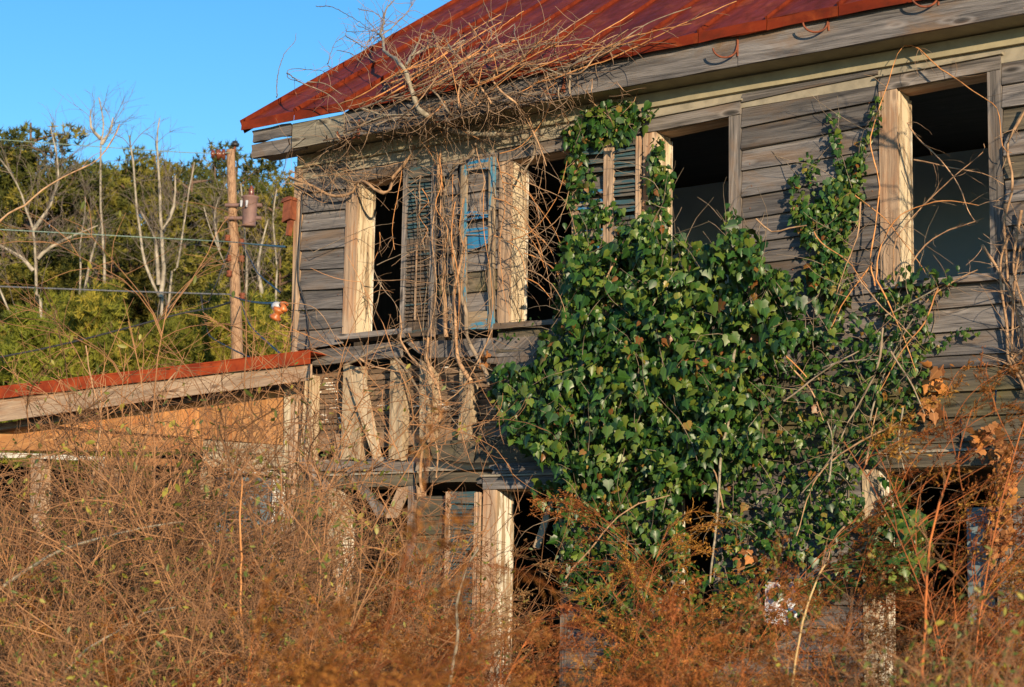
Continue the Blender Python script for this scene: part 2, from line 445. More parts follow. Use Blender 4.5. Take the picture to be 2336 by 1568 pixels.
def stem(name, pts, r0, r1, mat, parent, sides=6, wob=.004, step=.06, knob=.12):
    p = smooth(pts, step, wob)
    V, Q = tubes(p[None], r0, r1, sides)
    if knob:
        c = np.repeat(p, sides, 0); k = np.repeat(1+rng.normal(0, knob, len(p)), sides)
        V = c+(V-c)*k[:, None]
    o = link(name, mesh_np(name, V, [Q], mat), parent)
    return o, p
def twigs_on(p, n, L, spread=1.0, bias=(0, 0, 0), K=7, wob=.3, t0=0.0):
    i = rng.integers(int(t0*(len(p)-1)), len(p)-1, n); T = unit(p[np.minimum(i+1, len(p)-1)]-p[i])
    d = unit(T*.6+rng.normal(0, .55*spread, (n, 3))+np.array(bias))
    return curl(p[i], d, L*rng.uniform(.35, 1.2, n), K, wob)

# leaves ------------------------------------------------------------
def leaf_proto(kind='ivy'):
    if kind == 'ivy':
        o = [(0, .04), (.22, -.10), (.47, .06), (.40, .26), (.46, .40), (.22, .58), (0, 1.0)]
    else:
        o = [(0, 0), (.12, .12), (.22, .35), (.20, .6), (.10, .85), (0, 1.0)]
    L = [(-x, y) for x, y in o[1:-1]][::-1]
    ring = o+L; c = (0, .34)
    P = [(*c, 0)]+[(x, y, 0) for x, y in ring]
    P = np.array(P, float)
    P[:, 2] = -.30*np.abs(P[:, 0])**1.2-.16*P[:, 1]**2
    n = len(ring)
    T = np.array([(0, 1+i, 1+(i+1) % n) for i in range(n)])
    return P, T
def leaf_batch(P0, T0, pos, nrm, tip, size, squeeze=None):
    """pos (N,3), nrm outward normals, tip directions, size"""
    N = len(pos); nrm = unit(nrm); x = unit(np.cross(tip, nrm)); y = np.cross(nrm, x)
    loc = np.repeat(P0[None], N, 0).copy()
    loc[:, :, 2] *= rng.uniform(.3, 2.4, N)[:, None]
    loc[:, :, 0] *= rng.uniform(.8, 1.15, N)[:, None]
    V = pos[:, None]+size[:, None, None]*(loc[..., 0:1]*x[:, None]+loc[..., 1:2]*y[:, None]+loc[..., 2:3]*nrm[:, None])
    m = len(P0)
    T = (T0[None]+(np.arange(N)*m)[:, None, None]).reshape(-1, 3)
    uv = np.stack([np.repeat(rng.random(N), m), np.tile(np.abs(P0[:, 0]), N)], -1)
    return V.reshape(-1, 3), T, uv

# ================================================================== SETTING
def ground():
    n = 60; xs = np.linspace(-1, 1, n)
    g = np.sign(xs)*np.abs(xs)**2.2*600
    X, Y = np.meshgrid(g, g, indexing='ij')
    Z = rng.normal(0, .02, X.shape)
    V = np.stack([X, Y, Z], -1).reshape(-1, 3)
    i, j = np.meshgrid(np.arange(n-1), np.arange(n-1), indexing='ij')
    q = np.stack([i*n+j, (i+1)*n+j, (i+1)*n+j+1, i*n+j+1], -1).reshape(-1, 4)
    o = link('ground', mesh_np('ground', V, [q], 'ground')); o['kind'] = 'structure'
ground()

# ================================================================== THE HOUSE
house = empty('farmhouse', (0, 0, 0), 'abandoned two storey wooden farmhouse with rusty red tin roof and empty windows', 'house')
XR = 9.2; DEPTH = 6.0
ZR = TIP[2]+3.36*math.tan(PITCH)            # ridge height at y = 3
def hb(name, mat, x0, x1, y0, y1, z0, z1, **kw): return box(x0, x1, y0, y1, z0, z1, **kw).build(name, mat, house)

# --- shell, rooms
hb('rear_wall', 'siding', 0, XR, DEPTH, DEPTH+.12, 0, 6.0)
def gable(x0, x1, hole=None):
    mb = MB()
    zt = lambda y: TIP[2]-.12+(min(y, 6-y)+.3)*math.tan(PITCH)
    if hole:
        y0, y1, z0, z1 = hole
        parts = [(0.02, y0, 0, 6.0), (y1, 6, 0, 6.0), (y0, y1, 0, z0), (y0, y1, z1, 6.0)]
    else: parts = [(0.02, 6, 0, 6.0)]
    for a, b_, c, d in parts: mb.slab([(x0, a, c), (x1, a, c), (x1, a, d), (x0, a, d)], (0, b_-a, 0))
    P = [(x0, .02, 6.0), (x0, 3, zt(3)), (x0, 6, 6.0), (x1, .02, 6.0), (x1, 3, zt(3)), (x1, 6, 6.0)]
    mb.quads(P, [(0, 1, 2), (3, 5, 4)], [[(0, 0), (3, 2), (6, 0)]]*2)
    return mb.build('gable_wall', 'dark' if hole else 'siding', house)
gable(0.03, .13, (1.49, 2.3, 4.44, 5.72))
for r_, y_ in enumerate(np.arange(0.0, 5.95, .2)):          # weatherboards outside the left gable
    z0 = y_
    mb = MB()
    for a, b_ in ([(0.0, 6.0)] if not (4.3 < z0 < 5.7) else [(0.0, 1.45), (2.35, 6.0)]):
        mb.slab([(-.012, a, z0), (-.012, b_, z0), (0.012, b_, z0+.215), (0.012, a, z0+.215)], (.015, 0, 0))
    mb.build('siding_board', 'siding', house)
gable(XR-.1, XR, (.8, 2.4, 4.1, 5.5))  # unseen window opening added here to bring more light into the upper room
hb('floor', 'bouncefloor', .13, XR-.1, .12, DEPTH, 2.86, 3.0)
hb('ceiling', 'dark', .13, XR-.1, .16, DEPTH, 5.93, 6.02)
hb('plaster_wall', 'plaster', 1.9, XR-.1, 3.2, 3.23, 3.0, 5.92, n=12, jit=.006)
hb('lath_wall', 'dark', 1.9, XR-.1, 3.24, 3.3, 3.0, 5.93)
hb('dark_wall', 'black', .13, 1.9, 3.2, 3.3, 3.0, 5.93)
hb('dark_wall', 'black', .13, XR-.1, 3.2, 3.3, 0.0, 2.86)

# --- roof
def roof_pt(x, s):                          # s metres up the slope from the eave edge
    return np.array([x, TIP[1]+s*math.cos(PITCH), TIP[2]+EAVE_RISE*(x-TIP[0])+s*math.sin(PITCH)])
SL = 3.36/math.cos(PITCH)
mb = MB()
mb.slab([roof_pt(TIP[0]+.03, .04)-RN*.015, roof_pt(XR+.4, .04)-RN*.015, roof_pt(XR+.4, SL)-RN*.015, roof_pt(TIP[0]+.03, SL)-RN*.015], -RN*.025)
bk = lambda x, s: np.array([x, 6-roof_pt(x, s)[1], roof_pt(x, s)[2]])
mb.slab([bk(TIP[0], 0), bk(XR+.4, 0), bk(XR+.4, SL), bk(TIP[0], SL)], (0, .0, -.04))
roof = mb.build('roof', 'dark', house)
seam_x = [TIP[0]]
for px_, py_ in ((782, 247), (905, 228), (1172+130, 150)): pass
x = TIP[0]+.05; seams = []
while x < XR+.3: seams.append(x); x += .60
edges = [TIP[0]]+[s+.0 for s in seams[1:]]+[XR+.4]
for a, b_ in zip(edges[:-1], edges[1:]):
    mbp = MB(); dz = rnd.gauss(0, .004)
    mbp.slab([roof_pt(a+.004, 0)+RN*dz, roof_pt(b_-.004, 0)+RN*dz, roof_pt(b_-.004, SL), roof_pt(a+.004, SL)], -RN*.012, n=2, m=6, jit=.003)
    # turned-down drip edge
    e0, e1 = roof_pt(a+.004, 0), roof_pt(b_-.004, 0)
    dn = np.array([0, -.012, -.085])
    mbp.slab([e0+dn, e1+dn, e1-np.array([0, .006, 0]), e0-np.array([0, .006, 0])], (0, .008, 0), n=3, jit=.003)
    mbp.build('roof_panel', 'roof', roof)
for s in seams:
    mbp = MB(); w = .02
    a, b_ = roof_pt(s-w/2, -.005), roof_pt(s+w/2, -.005); c, d = roof_pt(s+w/2, SL), roof_pt(s-w/2, SL)
    mbp.slab([a+RN*.028, b_+RN*.028, c+RN*.028, d+RN*.028], -RN*.036, n=2, jit=.0015)
    mbp.build('roof_seam', 'seam', roof)
# rake trim on the left edge
mbp = MB(); a, b_ = roof_pt(TIP[0]-.012, -.01), roof_pt(TIP[0]-.012, SL)
mbp.slab([a-RN*.11, b_-RN*.11, b_+RN*.02, a+RN*.02], (.014, 0, 0), n=4, jit=.002)
mbp.build('rake_trim', 'seam', roof)

# --- eave boards
YF = -.31
def fas(x0, x1, dz0, dz1, mat, y=YF, th=.035, **kw):
    zt = lambda x: TIP[2]+EAVE_RISE*(x-TIP[0])
    return MB().slab([(x0, y, zt(x0)+dz0), (x1, y, zt(x1)+dz0), (x1, y, zt(x1)+dz1), (x0, y, zt(x0)+dz1)], (0, th, 0), **kw).build('fascia_board', mat, house)
fas(-.37, .12, -.20, -.085, 'fascia', n=4, jit=.006, rag=(.03, .01), m=3)
fas(-.39, .32, -.345, -.215, 'grey', n=4, jit=.004, y=YF+.02, rag=(.02, .06), m=3)
fas(.14, .75, -.335, -.10, 'fascia_moss', n=3, jit=.004, y=YF-.012)
fas(.76, 2.74, -.315, -.075, 'fascia', n=8, jit=.004)
fas(2.748, 4.72, -.31, -.07, 'fascia', n=8, jit=.003, y=YF-.004)
fas(4.727, 7.6, -.31, -.065, 'fascia', n=8, jit=.003, y=YF-.010)
fas(7.61, XR+.3, -.31, -.065, 'fascia', n=4, jit=.003)
zs = TIP[2]-.30
MB().slab([(-.38, YF+.036, zs), (XR+.3, YF+.036, zs+.115), (XR+.3, .0, zs+.105), (-.38, .0, zs-.010)], (0, 0, .02), n=8, jit=.002).build('soffit_board', 'soffit', house)
MB().slab([(-.02, -.055, 5.72), (XR, -.055, 5.83), (XR, -.055, 5.943), (-.02, -.055, 5.833)], (0, .05, 0), n=8, jit=.002).build('bed_moulding', 'soffit', house)
MB().slab([(-.02, -.018, 5.50), (2.3, -.018, 5.60), (2.3, -.018, 5.84), (-.02, -.018, 5.83)], (0, .03, 0), n=4, jit=.002).build('frieze_board', 'frieze', house)
MB().slab([(2.304, -.019, 5.62), (5.75, -.019, 5.66), (5.75, -.019, 5.90), (2.304, -.019, 5.84)], (0, .03, 0), n=4, jit=.002).build('frieze_board', 'frieze', house)
MB().slab([(5.754, -.018, 5.665), (XR, -.018, 5.72), (XR, -.018, 5.93), (5.754, -.018, 5.90)], (0, .03, 0), n=4, jit=.002).build('frieze_board', 'frieze', house)
# corner board and gable corner
MB().slab([(-.035, -.03, 3.95), (.035, -.03, 3.95), (.02, -.03, 5.74), (-.07, -.03, 5.74)], (0, .06, 0), n=5, jit=.004).build('corner_board', 'tan', house)
MB().slab([(-.035, -.028, .3), (.06, -.028, .3), (.06, -.028, 3.94), (-.035, -.028, 3.94)], (0, .06, 0), n=5, jit=.004).build('corner_board', 'tan', house)

# --- weatherboards
def clap(x0, x1, zl0, zl1, zt0, zt1, mat=None, y=0.0, rag=(0, 0), n=None):
    """one weatherboard: foot runs zl0 -> zl1, head (tucked under the next) zt0 -> zt1"""
    n = n or max(2, int((x1-x0)/.4)); j = rnd.gauss(0, .0025)
    ft = y-.032-abs(rnd.gauss(0, .004)); hd = y-.004+j
    m = 4 if max(rag) > .02 else 1
    return MB().slab([(x0, ft, zl0), (x1, ft, zl1), (x1, hd, zt1+.012), (x0, hd, zt0+.012)], (0, .022, 0), n=n, jit=.0034, rag=rag, m=m).build('siding_board', mat or 'siding', house)
# left end, between the corner and the first window (measured row by row)
Ly = [397.7, 444, 488.7, 531.8, 574.8, 617.9, 664.2, 708.9, 755.3, 800]
Ry = [389.4, 432.4, 477.1, 520.2, 564.9, 611.2, 659.2, 703.9, 747, 784]
zl = [F(678, a)[2] for a in Ly]; zr = [F(794, b_)[2] for b_ in Ry]
zl = [5.71]+zl; zr = [5.72]+zr
for k in range(1, len(zl)): clap(.036, .575, zl[k], zr[k], zl[k-1], zr[k-1])
# between third and fourth window
Ly = [224, 282, 333, 382, 442, 493, 549, 600]; Ry = [172, 231, 284, 342, 397, 453, 512, 564]
zl = [F(1750, a)[2] for a in Ly]; zr = [F(2006, b_)[2] for b_ in Ry]
ex = lambda a, b_, x: a+(b_-a)*(x-4.81)/(5.755-4.81)
zl = [ex(a, b_, 4.605) for a, b_ in zip(zl, zr)]
for k in range(1, len(zl)): clap(4.605, 5.768, zl[k], zr[k], zl[k-1], zr[k-1])
zA, zB = zl[-1], zr[-1]
row = .176
for k in range(2): clap(4.605, 5.768, zA-row*(k+1), zB-row*(k+1), zA-row*k, zB-row*k)
clap(4.605, 5.768, zl[0], zr[0], zl[0]+.12, zr[0]+.12)
zR = zA-row*2
# between the windows further left
def rows(x0, x1, top, bot, e=.176, mat=None, tilt=0.0, rag=(0, 0)):
    z = top; dx = x1-x0
    while z > bot+.02:
        ee = min(e*rnd.uniform(.97, 1.03), z-bot)
        mm = mat or ('siding_moss' if rnd.random() < .25 else 'siding')
        if dx > 1.0 and rnd.random() < .6:
            xm = rnd.uniform(x0+.35, x1-.35); d_ = rnd.uniform(-.006, .006)
            clap(x0, xm-.003, z-ee, z-ee+tilt*(xm-x0), z, z+tilt*(xm-x0), mat=mm, rag=(rag[0], .012))
            clap(xm+.003, x1, z-ee+d_+tilt*(xm-x0), z-ee+tilt*dx, z+tilt*(xm-x0), z+tilt*dx, mat=mat or 'siding', rag=(.012, rag[1]))
        else: clap(x0, x1, z-ee, z-ee+tilt*dx, z, z+tilt*dx, mat=mm, rag=rag)
        z -= ee
rows(1.262, 2.265, 5.62, 4.03)
rows(3.05, 3.695, 5.64, 4.05)
rows(6.735, XR, 5.70, 4.09, tilt=.008)
# under the upper windows
rows(4.52, XR, 4.08, 3.45, e=.18, mat=None, tilt=.004)
rows(4.52, XR, 3.45, 2.83, e=.18, mat='siding_moss', tilt=.004)
rows(2.27, 4.515, 4.0, 2.83, e=.178)
# ground floor
rows(4.45, 5.60, 2.83, .2, e=.18)
rows(3.02, 3.86, 2.83, .2, e=.18)
rows(6.75, XR, 2.86, .2, e=.18)
rows(1.46, 2.16, 2.62, .2, e=.16, mat='siding_moss')
rows(.065, .46, 2.78, .2, e=.18, mat='siding_moss')

# --- broken strip: beams, studs, lath
def pb(name, q, y, th, mat, **kw): return pxboard(name, q, y, th, mat, house, **kw)
pb('skirt_board', [(712, 800), (912, 779), (912, 813), (712, 835)], -.035, .04, 'grey', n=6, jit=.005)
pb('skirt_board', [(914, 781), (1228, 766), (1228, 812), (961, 816)], -.030, .03, 'siding', n=6, jit=.003, rag=(.06, 0), m=3)
pb('skirt_board', [(1048, 822), (1228, 810), (1228, 842), (1180, 838)], -.024, .02, 'siding', n=5, jit=.003, rag=(.05, 0), m=3)
pb('stud', [(697, 858), (714, 856), (709, 1052), (684, 1052)], .012, .10, 'stud', n=4)
pb('stud', [(785, 832), (823, 836), (820, 1049), (778, 1048)], .004, .10, 'stud', n=4, jit=.005)
pb('loose_board', [(791, 858), (829, 850), (868, 1042), (852, 1047)], -.035, .022, 'stud', n=4, jit=.003)
pb('stud', [(891, 808), (921, 846), (915, 1049), (886, 1049)], .006, .10, 'stud', n=4, jit=.004)
pb('stud', [(957, 818), (986, 850), (983, 1012), (957, 1000)], .006, .10, 'stud', n=4, jit=.003)
pb('stud', [(1048, 842), (1076, 880), (1071, 1006), (1044, 1006)], .008, .10, 'stud', n=4, jit=.003)
pb('stud', [(1140, 850), (1160, 850), (1158, 1006), (1138, 1006)], .01, .10, 'grey', n=4, jit=.003)
pb('block', [(762, 1044-54), (778, 1044-54), (776, 1049), (761, 1049)], .03, .06, 'tan', n=1)
pb('sill_beam', [(683, 1051), (948, 1053), (942, 1076), (690, 1073)], -.03, .12, 'grey', n=6, jit=.004)
pb('sill_beam', [(684, 1076), (1118, 1078), (1118, 1100), (684, 1098)], .01, .1, 'siding_moss', n=6, jit=.004)
pb('siding_board', [(939, 1012), (1088, 1000), (1080, 1056), (926, 1042)], -.018, .02, 'siding_moss', n=5, jit=.003, rag=(.07, .01), m=4, dy=.012)
pb('siding_board', [(1089, 999), (1262, 991), (1262, 1052), (1081, 1056)], -.020, .02, 'siding_moss', n=4, jit=.002, rag=(.02, 0), m=3, dy=.012)
pb('siding_board', [(1104, 1061), (1300, 1050), (1300, 1078), (1118, 1080)], -.020, .02, 'siding', n=4, jit=.003, rag=(.08, 0), m=3, dy=.012)
pb('siding_board', [(1118, 1081), (1300, 1078), (1300, 1107), (1076, 1104)], -.016, .02, 'siding', n=4, jit=.003, rag=(.05, 0), m=3, dy=.014)
z = 3.80; k = 0
while z > 3.24:
    h = rnd.uniform(.034, .048); x0 = .13
    MB().slab([(x0, .125, z-h), (2.4, .125, z-h+.01), (2.4, .125, z+.01), (x0, .125, z)], (0, .012, 0), n=9, jit=.003).build('lath', 'lath', house)
    z -= h+rnd.uniform(.006, .013)
MB().slab([(.13, .12, 3.02+.06), (2.4, .12, 3.10), (2.4, .12, 3.235), (.13, .12, 3.225)], (0, .03, 0), n=4, jit=.003).build('lath_board', 'lath', house)
# crumbs of plaster squeezed between the laths
g = Geo()
for _ in range(46):
    cx = rnd.choice([rnd.uniform(.16, .56), rnd.uniform(.16, .56), rnd.uniform(.56, 2.3)]); cz = rnd.uniform(3.3, 3.78)
    w, h = rnd.uniform(.015, .08), rnd.uniform(.004, .009)
    n = 7; a = np.arange(n)/n*2*np.pi; rr = rng.uniform(.6, 1.2, n)
    ring = np.stack([cx+w*rr*np.cos(a), np.full(n, .122), cz+h*rr*np.sin(a)], -1)
    V = np.vstack([ring, [[cx, .108, cz]]])
    g.add(V, T=np.array([(i, (i+1) % n, n) for i in range(n)]))
tag(link('plaster_crumb', g.mesh('plaster_crumb', 'whiteplaster'), house), kind='stuff')
# loose boards over the ground floor openings
pb('loose_board', [(684, 1056), (703, 1051), (757, 1112), (731, 1130)], -.06, .02, 'grey', n=3)
pb('loose_board', [(778, 1067), (794, 1062), (882, 1167), (859, 1185)], -.05, .02, 'grey', n=3, rag=(.05, 0), m=3)
pb('loose_board', [(907, 1115), (938, 1108), (904, 1182), (878, 1182)], -.03, .02, 'tan', n=3)
pb('loose_board', [(1256, 1132), (1268, 1136), (1231, 1254), (1216, 1247)], -.02, .02, 'stud', n=3, rag=(0, .02), m=2)

# --- windows
def window(xl, x0, x1, xr, z0, z1, dep=.19, tiltl=0.0, left='tan', right='grey', head='grey', hz=.11, jamb='cream', sill=True, drawl=True, drawr=True, headl=None, rise=0.0):
    """opening x0..x1, z0..z1; casings reach out to xl and xr"""
    mbw = MB(); t = .03
    mbw.slab([(x1, .005, z0), (x1+t, .005, z0), (x1+t, .005, z1+rise), (x1, .005, z1+rise)], (0, dep, 0), n=1)
    mbw.slab([(x0-t, .004, z1), (x1+t, .004, z1+rise), (x1+t, .004, z1+.035+rise), (x0-t, .004, z1+.035)], (0, dep, 0), n=1)
    w = mbw.build('window', 'tan', house)
    # the lit jamb of the left side
    MB().slab([(x0, .004, z0), (x0, dep+.004, z0), (x0, dep+.004, z1-.002), (x0, .004, z1-.002)], (-t, 0, 0), n=2, m=6, jit=.001).build('jamb', jamb, w)
    MB().slab([(x0-.035, dep+.006, z0), (x0+.012, dep+.006, z0), (x0+.012, dep+.006, z1-.03), (x0-.035, dep+.006, z1-.03)], (0, .02, 0), n=4, jit=.002).build('inner_trim', 'white', w)
    if drawl: MB().slab([(xl, -.034, z0-.02), (x0-.006, -.034, z0-.02), (x0-.006+tiltl, -.034, z1+.004), (xl+tiltl, -.034, z1+.004)], (0, .03, 0), n=5, jit=.0025).build('casing', left, w)
    if drawr: MB().slab([(x1+.006, -.033, z0-.02), (xr, -.033, z0-.02), (xr, -.033, z1+.004+rise), (x1+.006, -.033, z1+.004+rise)], (0, .03, 0), n=5, jit=.0025).build('casing', right, w)
    a = xl if headl is None else headl
    MB().slab([(a, -.040, z1+.006), (xr, -.040, z1+.006+rise), (xr, -.040, z1+hz+rise), (a, -.040, z1+hz)], (0, .036, 0), n=5, jit=.0025).build('head_casing', head, w)
    MB().slab([(a-.02, -.062, z1+hz+.002), (xr+.02, -.062, z1+hz+.002+rise), (xr+.02, -.05, z1+hz+.02+rise), (a-.02, -.05, z1+hz+.02)], (0, .05, 0), n=4, jit=.002).build('drip_cap', 'frieze', w)
    if sill: MB().slab([(xl-.03, -.075, z0-.055), (xr+.03, -.075, z0-.055), (xr+.03, -.07, z0-.008), (xl-.03, -.07, z0-.008)], (0, .26, .01), n=5, jit=.002).build('sill', 'grey', w)
    return w
window(.565, .70, 1.27, 1.36, 4.115, 5.50, left='tan', tiltl=.0, rise=.02)
window(2.272, 2.40, 3.03, 3.12, 4.085, 5.49, left='tan', rise=.03)
window(3.702, 3.83, 4.49, 4.598, 4.08, 5.55, left='tan', rise=.04)
window(5.775, 5.925, 6.62, 6.73, 4.13, 5.60, left='tan', rise=.03, jamb='cream')
# jambs of the ground floor openings
window(.47, .565, 1.36, 1.44, 1.0, 2.72, left='stud', jamb='white', sill=False, head='siding_moss')
window(2.165, 2.30, 2.95, 3.015, 1.0, 2.665, left='tan', jamb='white', sill=False, head='siding')
window(3.87, 3.96, 4.36, 4.44, 1.0, 2.60, left='grey', jamb='grey', sill=False, head='siding_moss')
window(5.61, 5.73, 6.62, 6.74, .2, 2.735, left='stud', jamb='white', sill=False, head='siding_moss', dep=.22)
hb('door', 'bluedoor', 6.36, 6.56, .10, .14, .2, 2.45)

# --- shutters: frame mesh with slats as sub-parts
def shutter(x0, x1, z0, z1, y, stile_mat, slat_mat, rails, slats, lean=0.0, dropl=0.0, rod=None, sw=.05, gap=.034):
    mbs = MB(); e = lambda z: lean*(z-z0)/(z1-z0)
    mbs.slab([(x0, y, z0), (x0+sw, y, z0-.004), (x0+sw+lean, y, z1-.004), (x0+lean, y, z1)], (0, .03, 0), n=5, jit=.002)
    mbs.slab([(x1-sw, y, z0-.012), (x1, y, z0-.016), (x1+lean, y, z1-.012), (x1-sw+lean, y, z1-.012)], (0, .03, 0), n=5, jit=.002)
    o = mbs.build('shutter', stile_mat, house)
    for (za, zb, mt) in rails:
        MB().slab([(x0+sw+.002+e(za), y+.002, za), (x1-sw-.002+e(za), y+.002, za-.008), (x1-sw-.002+e(zb), y+.002, zb-.008), (x0+sw+.002+e(zb), y+.002, zb)], (0, .026, 0), n=2, jit=.003).build('rail', mt, o)
    for (za, zb, prob, mt, droop) in slats:
        z = zb-.01
        while z > za+.02:
            if rnd.random() < prob:
                d = rnd.gauss(0, droop); c = rnd.gauss(0, .004)
                xa, xb = x0+sw-.004+e(z), x1-sw+.004+e(z)
                MB().slab([(xa, y-.002+c, z-.042-d), (xb, y-.002+c, z-.046+d), (xb, y+.024, z-.008+d), (xa, y+.024, z-.004-d)], (0, .006, .004), n=2, jit=.0015).build('slat', mt, o)
            z -= gap
    if rod:
        za, zb = rod; xm = (x0+x1)/2-.01
        box(xm-.006, xm+.008, y-.014, y-.004, za, zb, n=2, jit=.001).build('tilt_rod', 'tan', o)
    return o
YS = -.075
shutter(1.255, 1.625, 4.03, 5.55, YS, 'grey', 'teal', [(4.03, 4.16, 'brownslat'), (4.80, 4.90, 'brownslat'), (5.46, 5.55, 'teal')],
        [(4.16, 4.80, 1, 'brownslat', .001), (4.90, 5.46, .97, 'teal', .002)], rod=(4.17, 4.84), sw=.055)
shutter(1.905, 2.262, 4.05, 5.55, YS, 'bluestile', 'blue', [(4.05, 4.20, 'bluestile'), (5.45, 5.55, 'blue')],
        [(4.86, 4.95, 1, 'blue', .006), (5.0, 5.13, .75, 'blue', .012)], lean=-.02, sw=.06, gap=.036)
MB().slab([(1.968, YS, 4.73), (2.20, YS, 4.79), (2.195, YS, 4.93), (1.965, YS, 4.90)], (0, .02, 0), n=4, jit=.006).build('loose_slat', 'blue', house)
shutter(3.045, 3.40, 4.05, 5.53, YS, 'tan', 'blue', [(4.05, 4.20, 'bluestile'), (4.72, 4.80, 'blue'), (5.44, 5.53, 'teal')],
        [(4.2, 4.72, .35, 'blue', .008), (4.98, 5.06, 1, 'blue', .008), (5.10, 5.15, 1, 'blue', .006), (5.2, 5.44, .4, 'teal', .004)], sw=.05, gap=.037)
shutter(3.405, 3.70, 4.05, 5.54, YS, 'tan', 'teal', [(4.05, 4.20, 'siding'), (4.72, 4.80, 'siding'), (5.47, 5.54, 'teal')],
        [(4.2, 4.72, .6, 'teal', .006), (4.80, 5.47, .93, 'teal', .003)], sw=.042, gap=.034)
shutter(1.80, 2.155, 1.15, 2.66, YS, 'tan', 'teal', [(1.15, 1.3, 'teal'), (1.85, 1.95, 'teal'), (2.56, 2.66, 'teal')],
        [(1.3, 1.85, 1, 'teal', .001), (1.95, 2.56, 1, 'teal', .001)])

# --- iron gutter hooks on the fascia
def hook(px, py):
    c = F(px, py, YF-.02); g = Geo()
    a = np.linspace(math.radians(-20), math.radians(-175), 14)
    R = .082
    # the hoop stands out from the board: right end at the board, left end swung outwards
    P = np.stack([c[0]+R*np.cos(a)+.0, c[1]-.045*(1-np.cos(a))*1.0, c[2]+R*np.sin(a)+.03], -1)
    back = np.array([[P[0, 0]+.004, YF-.006, c[2]+.12], [P[0, 0]+.004, YF-.008, c[2]+.06], [P[0, 0], P[0, 1], P[0, 2]]])
    V, Q = tubes(smooth(P, .02)[None], .0095, .008, 6); g.add(V, Q)
    V, Q = tubes(smooth(back, .02)[None], .0095, .0085, 6); g.add(V, Q)
    V, Q = tubes(np.array([[[P[0, 0]+.004, YF-.004, c[2]-.04], [P[0, 0]+.004, YF-.007, c[2]+.13]]]), .013, .013, 4); g.add(V, Q)
    link('gutter_hook', g.mesh('gutter_hook', 'rustiron'), house)
for p in ((800, 308), (1010, 268), (1266, 205), (1660, 120), (1866, 62), (2115, 4)): hook(*p)

# nail heads
g = Geo()
def nail(x, z, y):
    n = 6; a = np.arange(n)/n*2*np.pi; r = .006
    V = np.vstack([np.stack([x+r*np.cos(a), np.full(n, y), z+r*np.sin(a)], -1), [[x, y-.004, z]]])
    g.add(V, T=np.array([(i, (i+1) % n, n) for i in range(n)]))
for x in (4.68, 5.05, 5.42, 5.70):
    for k in range(9): nail(x+rnd.gauss(0, .02), 5.66-.176*k-.14+rnd.gauss(0, .006)+.02*(x-4.6), -.026)
for x in (.10, .50):
    for k in range(9): nail(x+rnd.gauss(0, .02), 5.5-.176*k-.13+rnd.gauss(0, .006), -.026)
tag(link('nail', g.mesh('nail', 'nail'), house), kind='stuff')

# ================================================================== LEAN-TO SHED
shed = empty('lean_to_shed', (-2.2, 0, 0), 'collapsing lean-to shed with rusty roof edge and raw orange planks against the house', 'shed')
def sb(name, q, y, th, mat, **kw):
    o = pxboard(name, q, y, th, mat, shed, **kw); o.location = (2.2, 0, 0); return o
def sbox(name, mat, *a, **kw):
    o = box(*a, **kw).build(name, mat, shed); o.location = (2.2, 0, 0); return o
a0, a1 = F(-260, 912, -.3), F(706, 799, -.3)
b0, b1 = F(-260, 938, -.3), F(706, 829, -.3)
mbp = MB(); mbp.slab([b0, b1, a1, a0], (0, .012, 0), n=12, jit=.003)
up = np.array([0, 3.9, 0.0])
mbp.slab([a0, a1, a1+up+np.array([-.3, 0, 0]), a0+up], (0, 0, -.012), n=8, m=3, jit=.004)
o = mbp.build('tin_roof', 'shedroof', shed); o.location = (2.2, 0, 0)
sb('fascia_board', [(-260, 938), (706, 830), (706, 866), (-260, 995)], -.27, .035, 'tan', n=8, jit=.004)
sb('rafter', [(-260, 1000), (672, 874), (672, 884), (-260, 1020)], -.05, .10, 'grey', n=8, jit=.003)
# wedge of vertical planks
pt = lambda x: 965-(x-20)*.122; pbm = lambda x: 966+(x-50)*.083 if x < 463 else 1000+(x-463)*.085
xs = [40, 92, 140, 190, 238, 284, 330, 372, 412, 452, 490, 528, 566, 604, 646]
for a, b_ in zip(xs[:-1], xs[1:]):
    sb('plank', [(a+1, pt(a)-4), (b_-1, pt(b_)-4), (b_-1, pbm(b_)), (a+1, pbm(a))], -.01+rnd.uniform(-.004, .004), .02, 'orange' if b_ < 655 else 'stud', n=2, jit=.002)
sb('beam', [(-120, 986), (460, 1002), (460, 1032), (-120, 1026)], -.035, .10, 'orange', n=6, jit=.003)
sb('trim_strip', [(-120, 1028), (238, 1042), (238, 1052), (-120, 1039)], -.02, .03, 'white', n=5, jit=.003)
sb('siding_board', [(463, 1003), (646, 1018), (646, 1045), (463, 1036)], -.018, .02, 'stud', n=3)
sb('siding_board', [(463, 1037), (646, 1046), (646, 1073), (463, 1064)], -.022, .02, 'stud', n=3)
sb('trim_strip', [(240, 1044), (463, 1050), (463, 1066), (240, 1060)], -.012, .05, 'orange', n=3)
sb('trim_strip', [(510, 1068), (632, 1075), (632, 1086), (510, 1080)], -.03, .03, 'white', n=5, jit=.004)
sb('post', [(648, 884), (668, 881), (664, 1076), (646, 1074)], -.03, .10, 'cream', n=4)
sb('post', [(622, 1078), (648, 1080), (640, 1500), (614, 1500)], -.02, .10, 'white', n=4)
sb('post', [(70, 1040), (95, 1042), (92, 1560), (66, 1560)], .0, .12, 'tan', n=4)
sb('backing_board', [(-260, 1004), (646, 884), (646, 1016), (-260, 1030)], .05, .02, 'orange', n=8)
sb('post', [(224, 1046), (252, 1048), (246, 1560), (218, 1560)], .0, .12, 'tan', n=4)
sb('post', [(455, 1062), (470, 1063), (466, 1560), (450, 1560)], .0, .12, 'stud', n=4)
